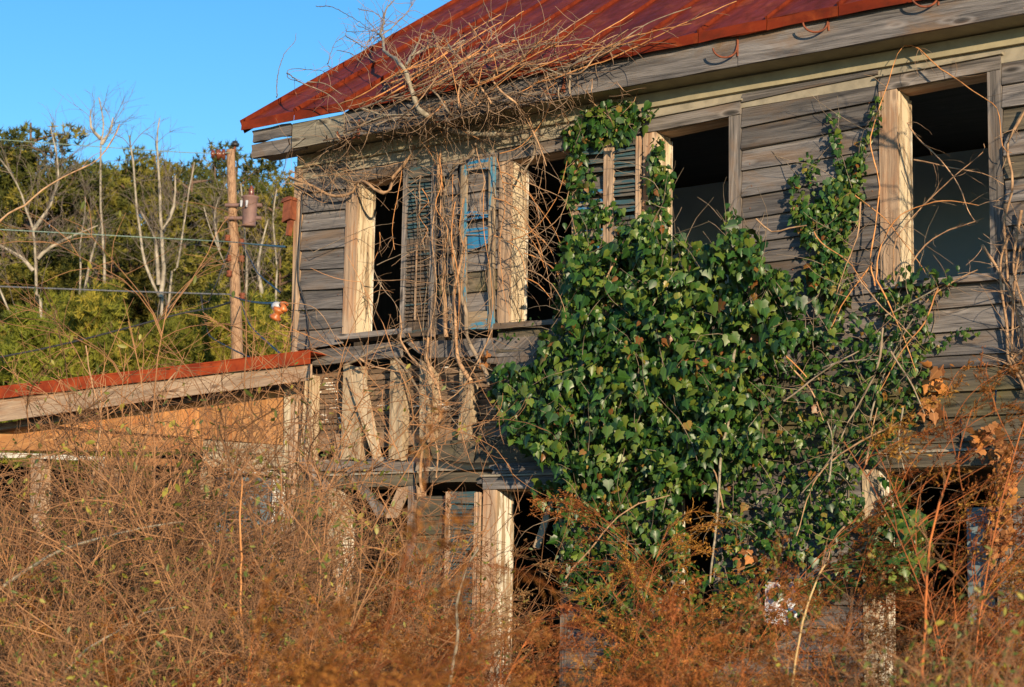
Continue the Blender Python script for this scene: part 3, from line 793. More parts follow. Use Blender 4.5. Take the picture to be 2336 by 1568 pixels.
sb('door', [(505, 1087), (622, 1092), (640, 1330), (470, 1300)], .02, .04, 'bluedoor', n=3)
sb('siding_board', [(455, 1300), (640, 1310), (636, 1560), (452, 1560)], .03, .02, 'siding_moss', n=3)
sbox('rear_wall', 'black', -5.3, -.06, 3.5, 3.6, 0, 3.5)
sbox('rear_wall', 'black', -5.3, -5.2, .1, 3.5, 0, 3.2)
tag(shed, None)

# ================================================================== UTILITY POLE, WIRES
PD = 42.0
pole = empty('utility_pole', tuple(G(548, 1100, PD)*np.array([1, 1, 0])), 'tan wooden utility pole standing behind the shed roof', 'pole')
def pl(name, pts, r0, r1, mat, parent, base, sides=10, prof=1.0):
    p = smooth(pts, .4); V, Q = tubes(p[None], r0, r1, sides, prof); V = V-np.array(base)
    return link(name, mesh_np(name, V, [Q, ], mat), parent)
pb0 = np.array(pole.location)
top, low = G(526, 341, PD), G(541, 800, PD); foot = low+(low-top)*((low[2])/(top[2]-low[2]))
shaft = pl('shaft', [foot, low, (low+top)/2, top], .20, .095, 'pole', pole, pb0, 12)
def lathe(name, base, prof, mat, parent, org, axis=(0, 0, 1), n=14):
    ax = unit(np.array(axis, float)); ref = np.array([1., 0, 0]) if abs(ax[2]) > .5 else np.array([0, 0, 1.])
    A = unit(np.cross(ax, ref)); B = np.cross(ax, A); a = np.arange(n)/n*2*np.pi
    V = np.concatenate([np.array(base)+ax*h+r*(np.cos(a)[:, None]*A+np.sin(a)[:, None]*B) for h, r in prof])-np.array(org)
    Q = np.array([(k*n+i, k*n+(i+1) % n, (k+1)*n+(i+1) % n, (k+1)*n+i) for k in range(len(prof)-1) for i in range(n)])
    return link(name, mesh_np(name, V, [Q], mat), parent)
c = G(537, 338, PD)
pl('pin', [G(533, 352, PD), G(536, 335, PD)], .03, .03, 'rustiron', pole, pb0, 6)
lathe('insulator', G(536, 334, PD), [(0, .0), (0, .09), (.05, .10), (.07, .06), (.11, .06), (.13, .0)], 'cable', pole, pb0)
pl('bracket', [G(527, 352, PD), G(488, 352, PD)], .03, .03, 'rustiron', pole, pb0, 6)
lathe('insulator', G(514, 353, PD), [(0, .0), (0, .12), (.05, .13), (.09, .06), (.13, .12), (.18, .13), (.2, .0)], 'porcelain', pole, pb0, axis=-RR)
lathe('insulator', G(490, 352, PD), [(0, .0), (0, .09), (.07, .1), (.09, .0)], 'porcelain', pole, pb0, axis=-RR)
for px_, py_ in ((519, 544), (521, 590), (523, 625), (551, 553), (551, 591), (553, 676)):
    lathe('insulator', G(px_, py_, PD-.1), [(-.07, 0), (-.07, .06), (-.02, .07), (0, .04), (.03, .07), (.07, .06), (.08, 0)], 'rustiron', pole, pb0)
tr = empty('transformer', tuple(G(568, 518, PD-.2)), 'rusty mauve transformer can hanging beside the utility pole', 'transformer')
tb = np.array(tr.location); hgt = 72/PF*PD
lathe('tank', tb, [(0, 0), (0, .13), (.03, .165), (.05, .15), (hgt*.45, .16), (hgt*.9, .172), (hgt*.93, .195), (hgt*.97, .195), (hgt*.985, .16), (hgt, 0)], 'mauve', tr, tb, n=20)
lathe('bushing', tb+np.array([.03, 0, hgt*.98]), [(0, .07), (.03, .08), (.05, .05), (.08, .08), (.11, .05), (.14, .075), (.17, .04), (.22, .035), (.25, 0)], 'porcelain', tr, tb)
for hh in (.28, .7):
    q = tb+np.array([0, 0, hgt*hh])
    pl('bracket', [q-RR*.55+np.array([0, 0, 0]), q-RR*.10], .045, .045, 'mauve', tr, tb, 6)
    pl('bracket', [q+RR*.15, q+RR*.27], .05, .05, 'mauve', tr, tb, 6)
for k in (-.16, -.04):
    pl('lead_bushing', [tb+RR*k-FW*.2+np.array([0, 0, hgt*.82]), tb+RR*k-FW*.24+np.array([0, 0, hgt*.62])], .035, .02, 'glass_ins', tr, tb, 6)

def wire(pts, r, mat, label, name='power_line', cat='wire'):
    p = smooth([np.array(q) for q in pts], 1.0); V, Q = tubes(p[None], r*.75, r*.75, 5)
    o = link(name, mesh_np(name, V-p[0], [Q], mat)); o.location = p[0]; tag(o, label, cat)
wire([G(-160, 308, PD), G(0, 319, PD), G(250, 337, PD), G(436, 349, PD), G(525, 349, PD-.1)], .013, 'copper', 'pale green topmost wire running left from the pole top')
wire([G(-160, 515, PD), G(0, 524, PD), G(300, 540, PD), G(519, 552, PD-.3), G(560, 556, 34), F(653, 564, -.2)], .016, 'copper', 'pale green wire at half height passing the pole to the house corner')
wire([G(-160, 650, PD), G(0, 654, PD), G(260, 664, PD), G(524, 672, PD-.3)], .024, 'greywire', 'grey lower wire running left from the pole above the young pines')
wire([G(524, 674, PD-.3), G(560, 686, 32), G(600, 692, 22), F(634, 692, -.1)], .02, 'cable', 'thick black cable from the pole to the rusty bracket on the house corner')
wire([G(-60, 826, PD), G(90, 798, PD), G(224, 766, PD), G(330, 738, PD), G(420, 714, PD), G(480, 704, PD), G(526, 690, PD-.3)], .03, 'cable', 'black cable rising from the lower left to the pole')
wire([G(526, 560, PD-.4), G(475, 690, PD-1), G(458, 672, PD-2), G(470, 740, PD-2), G(478, 766, PD-2), G(520, 792, 35), G(575, 818, 30)], .02, 'cable', 'slack black cable looping left of the pole then down behind the shed roof')
wire([G(552, 690, PD-.3), G(558, 715, PD-4), G(575, 748, 34), G(640, 808, 22)], .018, 'cable', 'slack black cable dropping right of the pole to the shed roof')
wire([G(551, 555, PD-.2), G(575, 600, 36), G(590, 625, 30), G(640, 668, 19)], .012, 'cable', 'thin dark wire curving from the pole towards the house corner')
wire([F(690, 440, -.05), F(683, 560, -.05), F(681, 640, -.05), F(696, 690, -.05), F(704, 760, -.06), F(706, 850, -.34), F(700, 950, -.2), F(690, 1060, -.2)], .011, 'cable', 'black service cable running down the boards beside the house corner', 'service_cable', 'cable')
wire([F(688, 480, -.04), F(677, 600, -.04), F(669, 720, -.05), F(664, 800, -.32)], .008, 'cable', 'thin black cable nailed along the corner board of the house', 'service_cable', 'cable')
# fittings at the house corner
lamp = empty('rusty_box', tuple(F(651, 505, -.12)), 'rusty orange sheet metal box hanging on the house corner', 'box')
lb = np.array(lamp.location)
mbp = MB(); mbp.slab([(-.045, 0, 0), (.05, 0, .02), (.055, 0, .2), (-.03, 0, .19)], (0, .1, 0), n=2, m=3, jit=.004); mbp.build('case', 'rustbox', lamp)
mbp = MB(); mbp.slab([(-.055, -.012, .185), (.065, -.012, .20), (.05, .0, .235), (-.04, .0, .225)], (0, .12, 0), n=2, jit=.003); mbp.build('lid', 'rustbox', lamp)
mbp = MB(); mbp.slab([(-.01, .02, -.13), (.02, .02, -.13), (.045, .02, .01), (.005, .02, .0)], (0, .05, 0)); mbp.build('spout', 'rustbox', lamp)
ins = empty('wire_bracket', tuple(F(638, 712, -.1)), 'orange porcelain wire bracket on the house corner above the shed roof', 'bracket')
ib = np.array(ins.location); ins.scale = (.75, .75, .75)
lathe('spool', ib+np.array([-.06, -.02, -.09]), [(0, 0), (0, .07), (.03, .08), (.06, .045), (.09, .045), (.12, .08), (.15, .07), (.16, 0)], 'orangespool', ins, ib, axis=(.5, 0, .9))
lathe('spool', ib+np.array([.05, 0, .0]), [(0, 0), (0, .05), (.03, .06), (.06, .035), (.09, .06), (.12, .05), (.13, 0)], 'orangespool', ins, ib, axis=(.2, 0, 1))
lathe('cap', ib+np.array([-.10, .0, .07]), [(0, 0), (0, .05), (.04, .06), (.09, .05), (.11, 0)], 'glass_ins', ins, ib, axis=(1, 0, .1))
# white board in the weeds
wb = empty('white_board', tuple(F(1775, 1430, -.15)), 'blank white board leaning on the siding behind the weeds below the ivy', 'board')
f_ = [F(1744, 1420, -.16), F(1815, 1430, -.12), F(1822, 1330, -.06), F(1746, 1328, -.06)]
o = MB().slab(f_, (0, .012, 0), n=4, m=4, jit=.004).build('panel', 'whitepaper', wb); o.location = -np.array(wb.location)

# ================================================================== BARE VINES ON THE HOUSE
def vine_thing(label, loc, group=None):
    return empty('woody_vine', tuple(loc), label, 'vine', group)
def vstem(par, pts, r0, r1, mat, off=.06, sides=6, tw=0, L=.35, twr=.0035, acc=None, offs=None, bias=(0, -.1, 0), wob=.005):
    n = len(pts)
    P = [S(x, y, (offs[i] if offs else off)) for i, (x, y) in enumerate(pts)]
    o, p = stem('stem', P, r0, r1, mat, par, sides, wob)
    o.location = -np.array(par.location)
    if tw and acc is not None: acc.append((twigs_on(p, tw, L, bias=bias), twr))
    return p
def twig_mesh(par, acc, mat):
    g = Geo()
    for paths, r in acc:
        V, Q = tubes(paths, r, r*.4, 3); g.add(V-np.array(par.location), Q)
    if g.n: tag(link('twig', g.mesh('twig', mat), par), kind='stuff')

# ---- the big vine thrown over the eave
v = vine_thing('large bare vine with a pale forked trunk sprawling over the eave and rusty roof', F(1040, 301, -.45)); acc = []
trunk = vstem(v, [(1135, 306), (1085, 306), (1042, 301), (1005, 286), (974, 264), (952, 246), (942, 213), (934, 188), (927, 166), (914, 148), (904, 136), (877, 115), (874, 88), (867, 78), (874, 58), (879, 25), (904, -6)],
      .024, .006, 'vine_pale', off=.22, sides=8, tw=50, L=.5, acc=acc)
vstem(v, [(1130, 304), (1160, 308), (1200, 300), (1222, 320), (1214, 360), (1190, 400)], .022, .010, 'vine_grey', off=.16, tw=20, acc=acc)
vstem(v, [(927, 150), (936, 130), (944, 120), (955, 95), (962, 76)], .014, .005, 'vine_pale', off=.16, tw=14, acc=acc)
vstem(v, [(926, 148), (944, 127), (967, 114), (990, 108), (1020, 109), (1060, 92)], .015, .006, 'vine_pale', off=.12, tw=20, acc=acc)
vstem(v, [(870, 80), (890, 68), (915, 42), (935, 20), (946, -10)], .006, .003, 'vine_grey', off=.22, tw=22, L=.45, acc=acc)
vstem(v, [(868, 78), (850, 85), (832, 108), (820, 130)], .005, .003, 'vine_grey', off=.2, tw=14, acc=acc)
vstem(v, [(1035, 118), (1057, 141), (1080, 176), (1102, 205), (1122, 235)], .011, .008, 'vine_tan', off=.20, tw=12, acc=acc)
vstem(v, [(1035, 120), (1022, 100), (1018, 90)], .010, .006, 'vine_grey', off=.2, tw=6, acc=acc)
vstem(v, [(1122, 181), (1145, 211), (1173, 233), (1195, 261), (1218, 306), (1232, 340), (1246, 378)], .010, .004, 'vine_tan', off=.22, tw=14, acc=acc)
vstem(v, [(1122, 181), (1140, 155), (1155, 130), (1138, 105), (1130, 70), (1118, 40), (1103, 4)], .009, .003, 'vine_tan', off=.18, tw=14, acc=acc)
vstem(v, [(972, 198), (1000, 218), (1027, 261), (1050, 281), (1070, 300)], .009, .007, 'vine_grey', off=.2, tw=10, acc=acc)
vstem(v, [(1340, 130), (1305, 150), (1300, 175), (1298, 200), (1300, 215)], .009, .009, 'vine_grey', off=.14, tw=6, acc=acc)
vstem(v, [(1205, 165), (1245, 158), (1270, 168), (1284, 172)], .008, .006, 'vine_pale', off=.16, tw=4, acc=acc)
vstem(v, [(1055, 175), (1048, 195), (1045, 220), (1046, 245)], .009, .006, 'vine_tan', off=.22, tw=6, acc=acc)
vstem(v, [(828, 248), (860, 258), (885, 262), (930, 261), (980, 258)], .008, .005, 'vine_pale', off=.16, tw=12, acc=acc)
vstem(v, [(786, 308), (820, 290), (850, 275), (882, 262)], .006, .006, 'vine_pale', off=.16, tw=8, acc=acc)
# long tan runners lying up the roof, in three bundles
def bundle(n, a0, a1, b0, b1, r, jit, offr=(.05, .28)):
    for _ in range(n):
        u = rnd.random(); t = rnd.uniform(0, .35); e = rnd.uniform(.7, 1.15)
        q0 = np.array(a0)*(1-u)+np.array(a1)*u; q1 = np.array(b0)*(1-u)+np.array(b1)*u
        s, f = q0+(q1-q0)*t, q0+(q1-q0)*e
        m_ = (s+f)/2+np.array([rnd.gauss(0, jit), rnd.gauss(0, jit)+jit*.5])
        f = f+np.array([rnd.gauss(0, jit*1.6), rnd.gauss(0, jit*1.3)])
        o1, o2 = rnd.uniform(*offr), rnd.uniform(*offr)
        vstem(v, [s, s*.65+m_*.35+np.array([rnd.gauss(0, 3), rnd.gauss(0, 3)]), m_, m_*.5+f*.5+np.array([rnd.gauss(0, 5), rnd.gauss(0, 5)]), f], r*rnd.uniform(.7, 1.25), r*.5, rnd.choice(['vine_tan', 'vine_grey', 'vine_orange']), offs=[o1*.5, o1, o2, o2, o2*1.2], sides=5, tw=8, L=.28, acc=acc, wob=.006)
bundle(9, (755, 245), (800, 275), (1105, 45), (1180, 70), .0080, 13)
bundle(9, (800, 262), (905, 262), (1205, 45), (1290, 100), .0072, 17)
bundle(9, (1030, 205), (1110, 200), (1300, 60), (1440, 60), .0072, 17)
bundle(7, (1190, 200), (1230, 190), (1480, 45), (1700, 20), .0072, 15)
bundle(9, (930, 60), (1260, 20), (1000, 240), (1330, 150), .0055, 26, (.1, .4))
bundle(6, (840, 290), (1100, 270), (1150, 30), (1330, 60), .0055, 22, (.15, .4))
# ragged shoots curving out against the sky
for pts, r in (([(702, 187), (741, 191), (779, 215)], .006), ([(654, 167), (685, 187), (730, 208), (761, 225), (786, 257), (803, 291)], .007),
               ([(685, 187), (660, 180), (656, 166), (663, 158), (692, 158), (737, 163), (750, 170)], .004),
               ([(721, 14), (758, 17), (800, 38), (838, 62), (869, 80)], .005), ([(748, 146), (755, 120), (766, 97), (786, 83), (793, 60)], .004),
               ([(789, 82), (824, 104), (855, 121), (883, 142)], .006), ([(817, 20), (850, 27), (868, 40), (872, 60)], .005),
               ([(833, 42), (852, 62), (862, 80)], .004), ([(815, 58), (850, 72), (868, 80)], .004), ([(790, 72), (830, 73), (862, 72)], .004),
               ([(768, 115), (800, 122), (825, 145), (842, 165)], .004), ([(748, 150), (760, 160), (772, 166)], .004)):
    vstem(v, pts, r, r*.5, 'vine_grey', off=.25, sides=5, tw=7, L=.22, twr=.0025, acc=acc)
# tangle hanging from the eave over the frieze
for _ in range(58):
    x = rnd.gauss(1010, 165); y = 300-(x-770)*.19+rnd.uniform(-25, 35); L = rnd.uniform(30, 110); dx = rnd.gauss(0, 35)
    vstem(v, [(x, y), (x+dx*.3+rnd.gauss(0, 8), y+L*.35), (x+dx*.8+rnd.gauss(0, 10), y+L*.7), (x+dx, y+L)], rnd.uniform(.003, .0075), .002, rnd.choice(['vine_tan', 'vine_grey', 'vine_dark', 'vine_dark', 'vine_orange']), offs=[.12, rnd.uniform(.1, .3), rnd.uniform(.05, .3), rnd.uniform(.02, .25)], sides=4, tw=6, L=.22, twr=.0025, acc=acc)
for _ in range(16):
    x = rnd.uniform(720, 1150); y = 300-(x-770)*.19+rnd.uniform(-12, 22); L = rnd.uniform(120, 300)
    vstem(v, [(x+L*t_, y-L*t_*.19+rnd.gauss(0, 9)) for t_ in (0, .25, .5, .75, 1)], rnd.uniform(.006, .012), .004, rnd.choice(['vine_dark', 'vine_grey', 'vine_dark']), off=rnd.uniform(.06, .2), sides=5, tw=10, L=.3, acc=acc)
twig_mesh(v, acc, 'twig')

lone = vine_thing('single bare vine shoot rising against the blue sky above the roof rake', RP(631, 222, .05)); acc = []
vstem(lone, [(631, 222), (633, 173), (650, 121), (671, 97), (676, 75)], .006, .0025, 'vine_grey', off=.05, sides=5)

# ---- the curl round the first window
v = vine_thing('thick curling vine looping round the first upper window at the house corner', F(694, 418, -.12)); acc = []
vstem(v, [(660, 405), (694, 418), (724, 431), (750, 445), (780, 447), (807, 437), (813, 417), (833, 414), (856, 431), (876, 441), (890, 431), (896, 404), (919, 378), (933, 358), (945, 330)],
      .014, .014, 'vine_tan', offs=[.1, .12, .13, .12, .12, .12, .15, .2, .22, .2, .17, .14, .12, .12, .14], sides=8, tw=26, L=.4, acc=acc)
for _ in range(20):
    x, y = rnd.uniform(655, 830), rnd.uniform(355, 430); L = rnd.uniform(50, 150)
    vstem(v, [(x, y), (x+L*.4, y+rnd.gauss(8, 14)), (x+L*.8, y+rnd.gauss(15, 30)), (x+L, y+rnd.gauss(20, 40))], .004, .002, rnd.choice(['vine_grey', 'vine_tan']), off=rnd.uniform(.05, .25), sides=4, tw=5, L=.2, twr=.0022, acc=acc)
for pts in ([(860, 605), (925, 577), (1000, 570), (1130, 575)], [(850, 640), (930, 640), (1010, 650)], [(715, 576), (780, 545), (840, 520), (900, 508)], [(640, 740), (700, 765), (780, 800)],
            [(628, 755), (700, 790), (770, 820)], [(640, 690), (720, 705), (775, 790)], [(845, 600), (870, 655), (900, 690), (915, 720)], [(866, 530), (868, 560), (850, 600)], [(870, 640), (860, 690), (845, 740)]):
    vstem(v, pts, .0045, .002, rnd.choice(['vine_grey', 'vine_tan', 'vine_orange']), off=rnd.uniform(.12, .22), sides=4, tw=5, L=.2, twr=.0022, acc=acc)
twig_mesh(v, acc, 'twig')

# ---- upright vines between first and second window
v = vine_thing('bundle of upright shaggy vines climbing between the blue shutters', F(1040, 700, -.15)); acc = []
for pts, r0, r1, mt, off in (
    ([(1117, 880), (1110, 850), (1088, 815), (1065, 765), (1062, 715), (1048, 666), (1034, 603), (1038, 583), (1019, 530), (1012, 460), (1022, 417), (1035, 378), (1072, 358), (1085, 331), (1090, 305)], .019, .014, 'vine_grey', .14),
    ([(1075, 870), (1060, 850), (1045, 815), (1039, 759), (1039, 715), (1035, 669), (1045, 629), (1055, 576), (1062, 540)], .018, .009, 'vine_tan', .16),
    ([(1018, 770), (1015, 700), (1010, 640), (1016, 560), (1012, 500), (1012, 455), (1000, 400), (1003, 350)], .020, .012, 'vine_tan', .13),
    ([(1003, 891), (984, 853), (972, 818), (977, 770)], .019, .014, 'vine_tan', .13),
    ([(964, 1125), (958, 1090), (961, 1042), (967, 997), (996, 978), (1006, 933), (1000, 888), (980, 856), (964, 840), (935, 811), (913, 776), (916, 754), (912, 720)], .014, .008, 'vine_tan', .15),
    ([(1035, 754), (1041, 818), (1064, 850), (1070, 900), (1060, 940)], .015, .010, 'vine_grey', .13),
    ([(820, 818), (852, 837), (903, 846), (930, 850)], .009, .005, 'vine_tan', .16),
    ([(785, 834), (820, 818), (859, 795), (907, 786), (940, 772)], .012, .008, 'vine_grey', .12),
    ([(900, 815), (930, 850), (960, 905), (966, 960)], .013, .007, 'vine_grey', .12),
    ([(1123, 752), (1100, 800), (1060, 880), (1010, 920)], .006, .004, 'vine_tan', .2),
    ([(995, 1090), (1000, 1030), (985, 970), (990, 900)], .008, .006, 'vine_tan', .14)):
    vstem(v, pts, r0, r1, mt, off=off, sides=7, tw=20, L=.28, acc=acc)
for _ in range(26):
    x = rnd.gauss(990, 38) if rnd.random() < .6 else rnd.uniform(1000, 1160); y0 = rnd.uniform(330, 480); y1 = y0+rnd.uniform(120, 420)
    xs_ = [x+rnd.gauss(0, 10) for _ in range(5)]; o = rnd.uniform(.1, .28)
    vstem(v, [(xx, y0+(y1-y0)*i/4) for i, xx in enumerate(xs_)], rnd.uniform(.003, .006), .002, rnd.choice(['vine_orange', 'vine_tan', 'vine_grey', 'vine_dark', 'vine_dark']), off=o, sides=5, tw=8, L=.25, twr=.0028, acc=acc)
for _ in range(26):     # thin shoots arching across the second window
    x, y = rnd.uniform(1120, 1200), rnd.uniform(350, 640); L = rnd.uniform(60, 170); s = rnd.choice([-1, 1, 1])
    vstem(v, [(x, y), (x+L*.3, y+s*L*.12), (x+L*.65, y+s*L*.5+rnd.gauss(0, 10)), (x+L*.8, y+s*L*1.0+rnd.gauss(0, 15))], .005, .002, rnd.choice(['vine_tan', 'vine_orange', 'vine_grey']), off=rnd.uniform(.15, .45), sides=4, tw=6, L=.22, twr=.0024, acc=acc)
for _ in range(30):
    x, y = rnd.uniform(880, 1180), rnd.uniform(740, 1010); L = rnd.uniform(30, 120); a = rnd.uniform(0, 6.28)
    vstem(v, [(x, y), (x+L*.5*math.cos(a)+rnd.gauss(0, 8), y+L*.5*math.sin(a)), (x+L*math.cos(a), y+L*math.sin(a))], .0045, .002, rnd.choice(['vine_tan', 'vine_grey', 'vine_orange']), off=rnd.uniform(.06, .25), sides=4, tw=5, L=.2, twr=.0024, acc=acc)
twig_mesh(v, acc, 'twig')

# ---- orange stems by the fourth window
v = vine_thing('thin bright orange vine stems arching across the right hand upper window', F(2000, 500, -.2)); acc = []
for pts in ([(1996, 653), (1987, 598), (1998, 512), (2004, 448), (2002, 406), (1987, 333), (1993, 290), (2028, 184), (2049, 124), (2064, 105)],
            [(2066, 105), (2096, 111), (2147, 158), (2220, 209), (2262, 235), (2280, 265), (2288, 333), (2309, 350)],
            [(2040, 640), (2040, 598), (2045, 546), (2092, 482), (2173, 406), (2241, 350), (2245, 329)],
            [(2070, 280), (2092, 312), (2147, 367), (2185, 418), (2207, 478), (2224, 504)], [(1934, 435), (2006, 487), (2040, 525), (2074, 568), (2110, 620)],
            [(1963, 461), (1959, 525), (1925, 619), (1908, 670)], [(1857, 529), (1874, 555), (1929, 593), (1980, 653)],
            [(1954, 628), (2014, 700), (2086, 772)], [(2140, 658), (2110, 736), (2056, 802), (2008, 892)], [(2080, 600), (2110, 560), (2150, 530), (2224, 504)],
            [(1998, 640), (2010, 560), (2055, 490), (2150, 460), (2230, 470)], [(2085, 365), (2150, 378), (2240, 395), (2290, 420)], [(2000, 640), (2030, 700), (2060, 770), (2090, 850)], [(1990, 600), (1960, 640), (1920, 700), (1880, 780)]):
    vstem(v, pts, .0062, .003, rnd.choice(['vine_orange', 'vine_orange', 'vine_tan']), off=rnd.uniform(.08, .28), sides=6, tw=8, L=.22, twr=.0025, acc=acc)
twig_mesh(v, acc, 'twig')
v = vine_thing('grey brown vine stems trailing down over the ivy below the right hand window', F(2000, 850, -.25)); acc = []
for pts in ([(2014, 748), (2002, 838), (1966, 910), (1936, 964), (1894, 1048), (1828, 1126)], [(2050, 964), (1936, 1024), (1864, 1090), (1816, 1222)], [(1876, 840), (1920, 825), (1978, 820), (2010, 815), (2014, 760)],
            [(2032, 802), (2074, 868), (2110, 946)], [(1788, 915), (1876, 850), (1960, 800)], [(1985, 960), (2000, 900), (2040, 800), (2100, 700)], [(1975, 1060), (1990, 980), (2000, 930)], [(1890, 1100), (1900, 1010), (1885, 960)],
            [(2060, 930), (2050, 1010), (2065, 1080)], [(1940, 1190), (1900, 1230), (1885, 1290)], [(2110, 690), (2160, 650), (2230, 615)], [(2020, 720), (2080, 690), (2140, 655)], [(1800, 830), (1850, 890), (1880, 960)]):
    vstem(v, pts, .008, .004, rnd.choice(['vine_grey', 'vine_tan', 'vine_pale']), off=rnd.uniform(.15, .40), sides=6, tw=7, L=.25, twr=.0025, acc=acc)
twig_mesh(v, acc, 'twig')
v = vine_thing('two thick vine stems climbing the boards at the far right of the house', F(2300, 740, -.1)); acc = []
for pts in ([(2340, 900), (2326, 862), (2302, 820), (2296, 736), (2284, 628), (2290, 570), (2310, 520)], [(2345, 880), (2330, 850), (2310, 820), (2308, 706), (2314, 640), (2326, 560)], [(2306, 820), (2336, 795)], [(2345, 240), (2300, 330), (2310, 420), (2290, 520), (2300, 640)], [(2240, 560), (2290, 640), (2320, 720), (2340, 800)], [(2330, 480), (2312, 600), (2335, 700)]):
    vstem(v, pts, .012, .008, 'vine_tan', off=.08, sides=7, tw=16, L=.35, acc=acc)
twig_mesh(v, acc, 'twig')

# ================================================================== IVY
ivy = empty('ivy', tuple(F(1500, 1400)*np.array([1, 1, 0])), 'dark green ivy covering the middle of the house wall and climbing between the windows', 'ivy')
ib = np.array(ivy.location)
def inside(px, py, poly):
    c = False; n = len(poly)
    for i in range(n):
        (x1, y1), (x2, y2) = poly[i], poly[i-1]
        if (y1 > py) != (y2 > py) and px < (x2-x1)*(py-y1)/(y2-y1)+x1: c = not c
    return c
IV = [  # polygon, leaves per 1000 px2, bulge (m), size
    ([(1285, 540), (1330, 525), (1390, 560), (1470, 480), (1525, 560), (1535, 535), (1590, 560), (1650, 560), (1662, 500), (1690, 520), (1735, 548), (1740, 600), (1820, 625), (1830, 700), (1850, 750), (1700, 860), (1740, 1010), (1640, 1110), (1535, 1120), (1520, 1060), (1300, 1090), (1215, 1030), (1160, 990), (1130, 920), (1128, 840), (1220, 830), (1232, 770), (1275, 730)], 7.6, .42, .115),
    ([(1270, 1030), (1520, 1050), (1560, 1200), (1575, 1290), (1500, 1330), (1480, 1420), (1350, 1430), (1280, 1330), (1262, 1200), (1290, 1110)], 7.6, .34, .10),
    ([(1690, 760), (1850, 740), (1930, 690), (1900, 790), (1870, 880), (1880, 960), (1950, 1050), (1960, 1180), (1850, 1280), (1740, 1330), (1640, 1330), (1625, 1200), (1640, 1110), (1720, 1000), (1690, 880)], 3.5, .24, .085),
    ([(1830, 620), (1930, 600), (1940, 690), (1870, 700)], 7, .12, .10),
    ([(1380, 1400), (1560, 1400), (1580, 1600), (1400, 1600)], 3.0, .2, .10),
    ([(1500, 1330), (1640, 1420), (1740, 1330), (1740, 1480), (1450, 1500), (1400, 1430)], 3.0, .14, .10),
    ([(1300, 320), (1335, 350), (1370, 470), (1385, 560), (1350, 640), (1370, 700), (1270, 720), (1270, 640), (1310, 560), (1290, 400)], 9.0, .12, .085),
    ([(1350, 455), (1420, 470), (1440, 540), (1360, 520)], 7.0, .10, .085),
    ([(1292, 300), (1320, 260), (1360, 235), (1420, 228), (1470, 240), (1492, 240), (1490, 265), (1450, 285), (1430, 310), (1415, 328), (1380, 325), (1330, 330), (1290, 340)], 9.0, .16, .105),
    ([(1495, 305), (1508, 310), (1515, 380), (1535, 400), (1530, 470), (1525, 600), (1470, 640), (1400, 640), (1440, 540), (1490, 470), (1478, 380)], 10.5, .14, .10),
    ([(1660, 470), (1678, 468), (1690, 560), (1650, 560)], 9, .10, .09),
    ([(1805, 395), (1820, 400), (1838, 470), (1880, 450), (1880, 420), (1905, 400), (1955, 340), (1970, 370), (1965, 440), (1955, 500), (1930, 540), (1925, 620), (1850, 620), (1845, 560), (1815, 500)], 10.5, .11, .085),
    ([(1835, 345), (1855, 340), (1866, 410), (1850, 450), (1838, 420)], 6.5, .07, .065),
    ([(1890, 260), (1908, 252), (1925, 350), (1940, 380), (1915, 420), (1898, 340)], 7, .07, .075),
    ([(1990, 225), (2012, 215), (2005, 280), (1985, 330), (1965, 370), (1955, 340), (1975, 300)], 7, .07, .07),
    ([(2005, 640), (2060, 605), (2170, 615), (2180, 650), (2120, 690), (2130, 760), (2100, 860), (2110, 950), (2030, 1000), (1990, 1060), (1950, 1000), (1990, 900), (1960, 800), (1990, 720)], 3.8, .16, .08),
    ([(1840, 760), (1960, 700), (2000, 760), (1985, 900), (1975, 1060), (1965, 1230), (1880, 1280), (1850, 1100), (1880, 960)], 2.5, .18, .075),
    ([(1560, 1280), (1640, 1330), (1760, 1330), (1880, 1290), (1960, 1260), (1965, 1330), (1740, 1480), (1560, 1500)], 2.6, .14, .10),
    ([(2130, 780), (2180, 752), (2235, 752), (2240, 765), (2180, 775), (2140, 800)], 6, .06, .06),
    ([(1995, 1175), (2060, 1150), (2115, 1180), (2120, 1290), (2060, 1350), (1990, 1340), (1970, 1280)], 7, .18, .11),
    ([(2010, 1080), (2045, 1080), (2080, 1200), (2020, 1190)], 5, .14, .09),
    ([(1145, 745), (1180, 745), (1185, 770), (1140, 770)], 5, .06, .06), ([(1190, 725), (1225, 722), (1225, 736), (1190, 738)], 5, .06, .06),
    ([(1205, 1095), (1290, 1085), (1290, 1110), (1240, 1160), (1215, 1130)], 4.5, .12, .10),
    ([(1640, 1330), (1720, 1340), (1730, 1420), (1690, 1440), (1650, 1400)], 5, .14, .10),
]
pos = []; siz = []; dep = []
